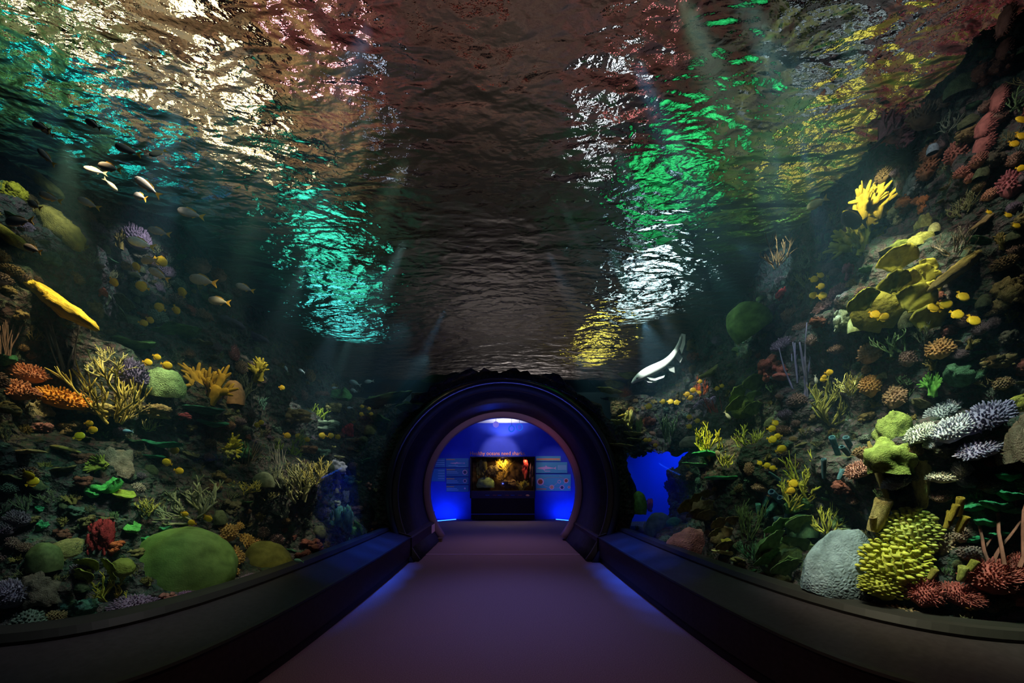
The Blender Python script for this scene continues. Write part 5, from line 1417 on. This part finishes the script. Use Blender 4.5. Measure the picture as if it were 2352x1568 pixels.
for q in range(5): bar(1281, 1301, 1068 + q * 2.3, 1069 + q * 2.3, y_, PALEI, r)
bar(1251, 1264, 1081, 1082.4, y_, INK, r)
r, y_ = panel(1231, 1311, 1089, 1127, PT, 'teal food web panel with linked round medallions', .035)
for x, y, rr, im in ((1241, 1106, 8.2, MAR), (1267, 1118.5, 5.6, OR2), (1284, 1105.8, 4.0, PT), (1300, 1103.6, 5.6, MAR), (1290.5, 1119, 5.4, DKI), (1306.5, 1118.6, 3.4, OR2)): disc(x, y, rr, y_, INK, r, 'medallion', im, .66)
def link_line(pts, parent, yface):
    V, Fc = [], []; add_tube(V, Fc, [(wx(x), yface - .004, wz(y)) for x, y in pts], [.005] * len(pts), 4); link('link_line', mesh('link_line', V, Fc), INK, parent)
link_line([(1248, 1100), (1258, 1096.5), (1272, 1096.5), (1286, 1097), (1296, 1100)], r, y_)
link_line([(1247, 1113), (1254, 1117), (1262, 1118.5)], r, y_); link_line([(1272, 1115), (1280, 1108)], r, y_); link_line([(1273, 1119.5), (1285, 1119.5)], r, y_); link_line([(1293, 1114), (1297, 1108)], r, y_); link_line([(1284, 1092), (1296, 1098)], r, y_)
bar(1232, 1255, 1121.5, 1124, y_, OR2, r)
# things hanging from the room ceiling
RB = emit('ring_glow', (.02, .14, 1.0), .75); RL = emit('globe_glow', (.22, .18, .95), .8)  # glow added to hanging ornaments that are otherwise dark
def torus(c, R, r, tilt):
    V, Fc = [], []; n, m = 24, 8
    for i in range(n):
        a = 6.2832 * i / n
        for j in range(m):
            b_ = 6.2832 * j / m; q = Vector((math.cos(a) * (R + r * math.cos(b_)), r * math.sin(b_), math.sin(a) * (R * 1.15 + r * math.cos(b_)))); V.append(Matrix.Rotation(tilt, 3, 'Y') @ q)
    for i in range(n):
        for j in range(m): Fc.append((i * m + j, ((i + 1) % n) * m + j, ((i + 1) % n) * m + (j + 1) % m, i * m + (j + 1) % m))
    return mesh('ring', V, Fc)
for x, y, rr, tl, lab in ((1175, 984, 6.0, .2, 'lower blue ring ornament with added glow hanging from the exhibit room ceiling'), (1193, 980.5, 6.6, -.15, 'higher blue ring ornament with added glow hanging from the exhibit room ceiling')):
    Yh = 11.2; c = at(x, y, Yh); k = Yh / F
    r = empty('ring_ornament', c); tag(r, lab, 'lamp'); link('ring', torus(c, rr * k, 1.4 * k, tl), RB, r)
    V, Fc = [], []; add_tube(V, Fc, [(0, 0, rr * k), (0, 0, 3.52 - c.z)], [.006, .006], 5); link('cord', mesh('cord', V, Fc), DKI, r)
c = at(1139, 974.5, 11.2); k = 11.2 / F
r = empty('globe_ornament', c); tag(r, 'lilac globe ornament with added glow hanging from the exhibit room ceiling', 'lamp')
V, Fc = [], []; add_blob(V, Fc, (0, 0, 0), 7 * k, 20, 14); link('globe', mesh('globe', V, Fc), RL, r)
V, Fc = [], []; add_tube(V, Fc, [(0, 0, 7 * k), (0, 0, 3.52 - c.z)], [.006, .006], 5); link('cord', mesh('cord', V, Fc), DKI, r)
# end plate of the curb and the floor socket beside it
r = link('curb_end_plate', box_mesh('curb_end_plate', (-1.645, 8.28, .11), (-1.632, 8.66, .415)), plain('end_plate', (.85, .66, .72), .5, .3)); tag(r, 'pale pink plate on the end of the curb at the portal', 'plate')
r = empty('floor_socket', (-1.50, 8.55, 0)); tag(r, 'small tan socket box on the carpet beside the curb end', 'socket box')
V, Fc = [], []; add_box(V, Fc, (-.06, -.05, 0), (.06, .05, .07)); link('case', mesh('case', V, Fc, False), plain('socket_tan', (.35, .28, .14), .6), r)
V, Fc = [], []; add_box(V, Fc, (-.07, -.06, .07), (.07, .06, .085)); link('lid', mesh('lid', V, Fc, False), plain('socket_lid', (.22, .18, .12), .5), r)

# ================================================================== SMALL GROWTH BETWEEN THE NAMED CORALS
rnd = random.Random(11)
FILL = [('ball', (.18, .11, .10), 'dusky pink'), ('sponge', (.14, .13, .09), 'grey-brown'), ('stag', (.20, .21, .10), 'olive'), ('plate', (.05, .17, .08), 'deep green'), ('thin', (.15, .19, .11), 'sage green'), ('sponge', (.09, .18, .14), 'teal'), ('table', (.16, .12, .19), 'violet-grey'),
        ('ball', (.22, .15, .07), 'ochre brown'), ('feather', (.11, .20, .08), 'moss green'), ('sponge', (.24, .08, .06), 'rust red'), ('stag', (.15, .19, .15), 'grey-green'), ('fire', (.24, .19, .05), 'mustard'), ('table', (.22, .13, .10), 'salmon brown'), ('bush', (.17, .12, .14), 'mauve'),
        ('thin', (.24, .21, .09), 'straw'), ('dome', (.11, .14, .07), 'dull green'), ('plate', (.17, .16, .07), 'khaki'), ('sponge', (.26, .20, .08), 'mustard'), ('ball', (.12, .17, .14), 'sea grey')]
WORD = {'ball': 'knobbly coral head', 'sponge': 'crusting sponge', 'stag': 'staghorn sprig', 'plate': 'plate coral', 'dome': 'brain coral', 'thin': 'coral twig clump', 'table': 'finger coral', 'feather': 'plume coral', 'fire': 'fire coral', 'bush': 'bristly coral'}
cnt = 0; tries = 0
while cnt < 640 and tries < 12000:
    tries += 1
    side = -1 if cnt % 2 else 1
    px = rnd.uniform(-20, 900) if side < 0 else rnd.uniform(1420, 2375); py = rnd.uniform(330 if side < 0 else 40, 1430)
    h = hit(px, py)
    if h is None or h.z > ZW - .3 or h.z < .45 or abs(h.x) < 2.3: continue
    kind, c, cw = FILL[rnd.randrange(len(FILL))]
    big = rnd.random() < .3
    sz = (rnd.uniform(.20, .32) if big else rnd.uniform(.08, .18)) * F / h.y
    if kind == 'dome': sz *= .7
    if not free(px, py, sz * .45): continue
    reef = 'silver shoal reef' if side < 0 else 'shark reef'
    zone = 'just above the rail' if h.z < 1.1 else 'under the water surface' if h.z > 3.3 else 'halfway up' if h.z > 2.1 else 'on the lower slope'
    lab = '%s %s %s %s of the %s' % ('small' if big else 'tiny', cw, WORD[kind], zone, reef)
    k_ = 1.25 if big else 1.0
    put(kind, px, py, sz * rnd.uniform(.8, 1.3), sz * (rnd.uniform(.22, .36) if kind == 'plate' else rnd.uniform(.6, 1.0)), tuple(round(x * k_ * .8, 3) for x in c), lab, rnd.uniform(-25, 25), group=lab)
    cnt += 1

# ================================================================== REEF LAMPS
HAZE = 0.036
WARMW, GRN, COOL, YELL = (1.0, .92, .62), (.45, 1.0, .55), (.55, .9, 1.0), (1.0, .88, .35)
for a in ((110, 900, (1.0, .75, .35), 90, 26), (250, 890, WARMW, 120, 26), (370, 880, (.8, 1, .6), 60, 20), (480, 870, YELL, 50, 22), (240, 1120, GRN, 90, 18), (330, 1160, YELL, 60, 14),
          (420, 1270, (.85, 1, .55), 40, 30), (690, 1100, WARMW, 160, 22), (775, 1070, (.9, .95, 1), 60, 10), (790, 1190, COOL, 120, 14), (735, 960, (.8, 1, .7), 110, 18), (530, 1025, YELL, 50, 12), (540, 1250, YELL, 60, 24),
          (300, 1370, (.95, .85, .9), 50, 30), (60, 480, (.8, .95, .9), 20, 40), (100, 1380, COOL, 30, 40), (250, 1310, GRN, 70, 14), (320, 600, (.9, .95, 1), 20, 36),
          (1645, 1020, YELL, 190, 15), (1610, 1060, GRN, 150, 18), (1720, 1010, (.85, 1, .5), 90, 22), (1850, 1090, (.85, 1, .45), 70, 26), (1580, 1245, (1, .85, .8), 60, 20), (1665, 1268, WARMW, 110, 9), (1810, 1250, GRN, 40, 30),
          (1940, 1290, (.75, .9, 1), 90, 24), (2060, 1270, YELL, 110, 28), (2015, 1170, WARMW, 60, 22), (2180, 1000, (.9, .95, 1), 70, 32), (2045, 1010, (.8, 1, .5), 80, 20), (2020, 870, (1, .85, .6), 40, 30), (2070, 660, (1, 1, .55), 90, 26),
          (2010, 470, (1, .95, .5), 50, 26), (2260, 1180, GRN, 40, 36), (2240, 1340, (1, .75, .7), 50, 40), (2200, 600, WARMW, 18, 36), (2200, 380, (1, .8, .7), 14, 46), (1720, 740, GRN, 40, 30), (1930, 910, (.95, 1, .6), 80, 24), (1860, 820, (.8, .9, 1), 40, 30),
          (700, 950, (.85, .95, .8), 90, 30), (600, 900, WARMW, 60, 30), (2120, 1110, WARMW, 70, 34), (2290, 1160, GRN, 90, 24), (1600, 920, (.9, .9, 1), 60, 26), (1540, 970, (.8, .95, .9), 40, 26), (1440, 960, YELL, 110, 18), (1790, 620, COOL, 20, 40)):
    reef_lamp(a[0], a[1], a[2], a[3] * 2.3, a[4])
reef_lamp(130, 690, YELL, 170, 30, inset=.05, dyy=.05)
reef_lamp(2060, 650, (1, 1, .6), 260, 20, inset=1.7, dyy=-.7)  # this spot and the next added to brighten the cabbage coral
reef_lamp(2085, 650, (1, 1, .6), 160, 10, inset=1.2, dyy=-.2)
spot('shark_lamp', at(1478, 735, 6.0) , at(1515, 845, 6.6), (.85, 1.0, .95), 190, 50, .6, .03)
for s in (-1, 1):
    for Y, e in ((2.4, 14), (3.6, 18), (5.0, 22), (6.6, 26), (8.4, 34)):
        spot('reef_wash_fill', (s * 1.7, Y, 4.38), (s * 4.0, Y + .3, 1.9), (.62, .95, .82), e, 112, .9, .05)  # added ambient fill for the reef, aimed clear of the camera

def beam(px0, py0, px1, py1, color, e, deg):
    a = ground(px0, py0, ZW - .06); spot('beam_lamp', a, hit(px1, py1), color, e, deg, .5, .02)
beam(1835, 300, 1925, 700, (.7, .85, 1.0), 420, 9)
beam(1780, 330, 1800, 640, (.6, .9, .9), 200, 12)
beam(380, 330, 250, 620, (.75, .8, .9), 110, 12)
beam(720, 800, 700, 960, (.4, .95, .85), 300, 14)
# ================================================================== HAZE IN THE TANK WATER
secs_i, secs_o = [], []
HY = [2.05, 2.12, 2.3, 2.6, 3.1, 3.8, 5.0, 6.4, 6.6, 9.0, 11.2]
V, Fc, n = [], [], 25
for Y in HY:
    hw = flare(2.10, max(Y, 2.101)) / 2.10 if Y < 6.5 else 1.0
    for k in range(n):
        a = math.radians(-14 + 208 * k / (n - 1)); ca, sa = math.cos(a), math.sin(a)
        V.append(Vector((ca * 2.14 * hw, Y, 1.2 + sa * 2.12)))
        tx = 5.2 / max(1e-6, abs(ca)); tz = ((ZW - .02 - 1.2) if sa > 0 else .75) / max(1e-6, abs(sa)); t = min(tx, tz)
        V.append(Vector((ca * t, Y, 1.2 + sa * t)))
m = 2 * n
for j in range(len(HY) - 1):
    b, c = j * m, (j + 1) * m
    for k in range(n - 1):
        i0, o0, i1, o1 = 2 * k, 2 * k + 1, 2 * k + 2, 2 * k + 3
        Fc.append((b + i0, c + i0, c + i1, b + i1)); Fc.append((b + o0, b + o1, c + o1, c + o0))
    Fc.append((b, b + 1, c + 1, c)); Fc.append((b + m - 2, c + m - 2, c + m - 1, b + m - 1))
for b, fl in ((0, False), ((len(HY) - 1) * m, True)):
    for k in range(n - 1):
        f = (b + 2 * k, b + 2 * k + 2, b + 2 * k + 3, b + 2 * k + 1); Fc.append(f[::-1] if fl else f)
mt, nt, out = nodes_of('water_haze')
vs = N(nt, 'ShaderNodeVolumeScatter'); vs.inputs['Color'].default_value = (.30, .64, 1.0, 1); vs.inputs['Density'].default_value = HAZE; vs.inputs['Anisotropy'].default_value = .2
nt.links.new(vs.outputs[0], out.inputs['Volume'])
if HAZE > 0:
    import bmesh
    hm = mesh('water_haze', V, Fc, False); bm = bmesh.new(); bm.from_mesh(hm); bmesh.ops.recalc_face_normals(bm, faces=bm.faces); bm.to_mesh(hm); bm.free()
    hz = link('water_haze', hm, mt); hz['kind'] = 'structure'; hz['label'] = 'faint blue haze in the tank water around the walkway'
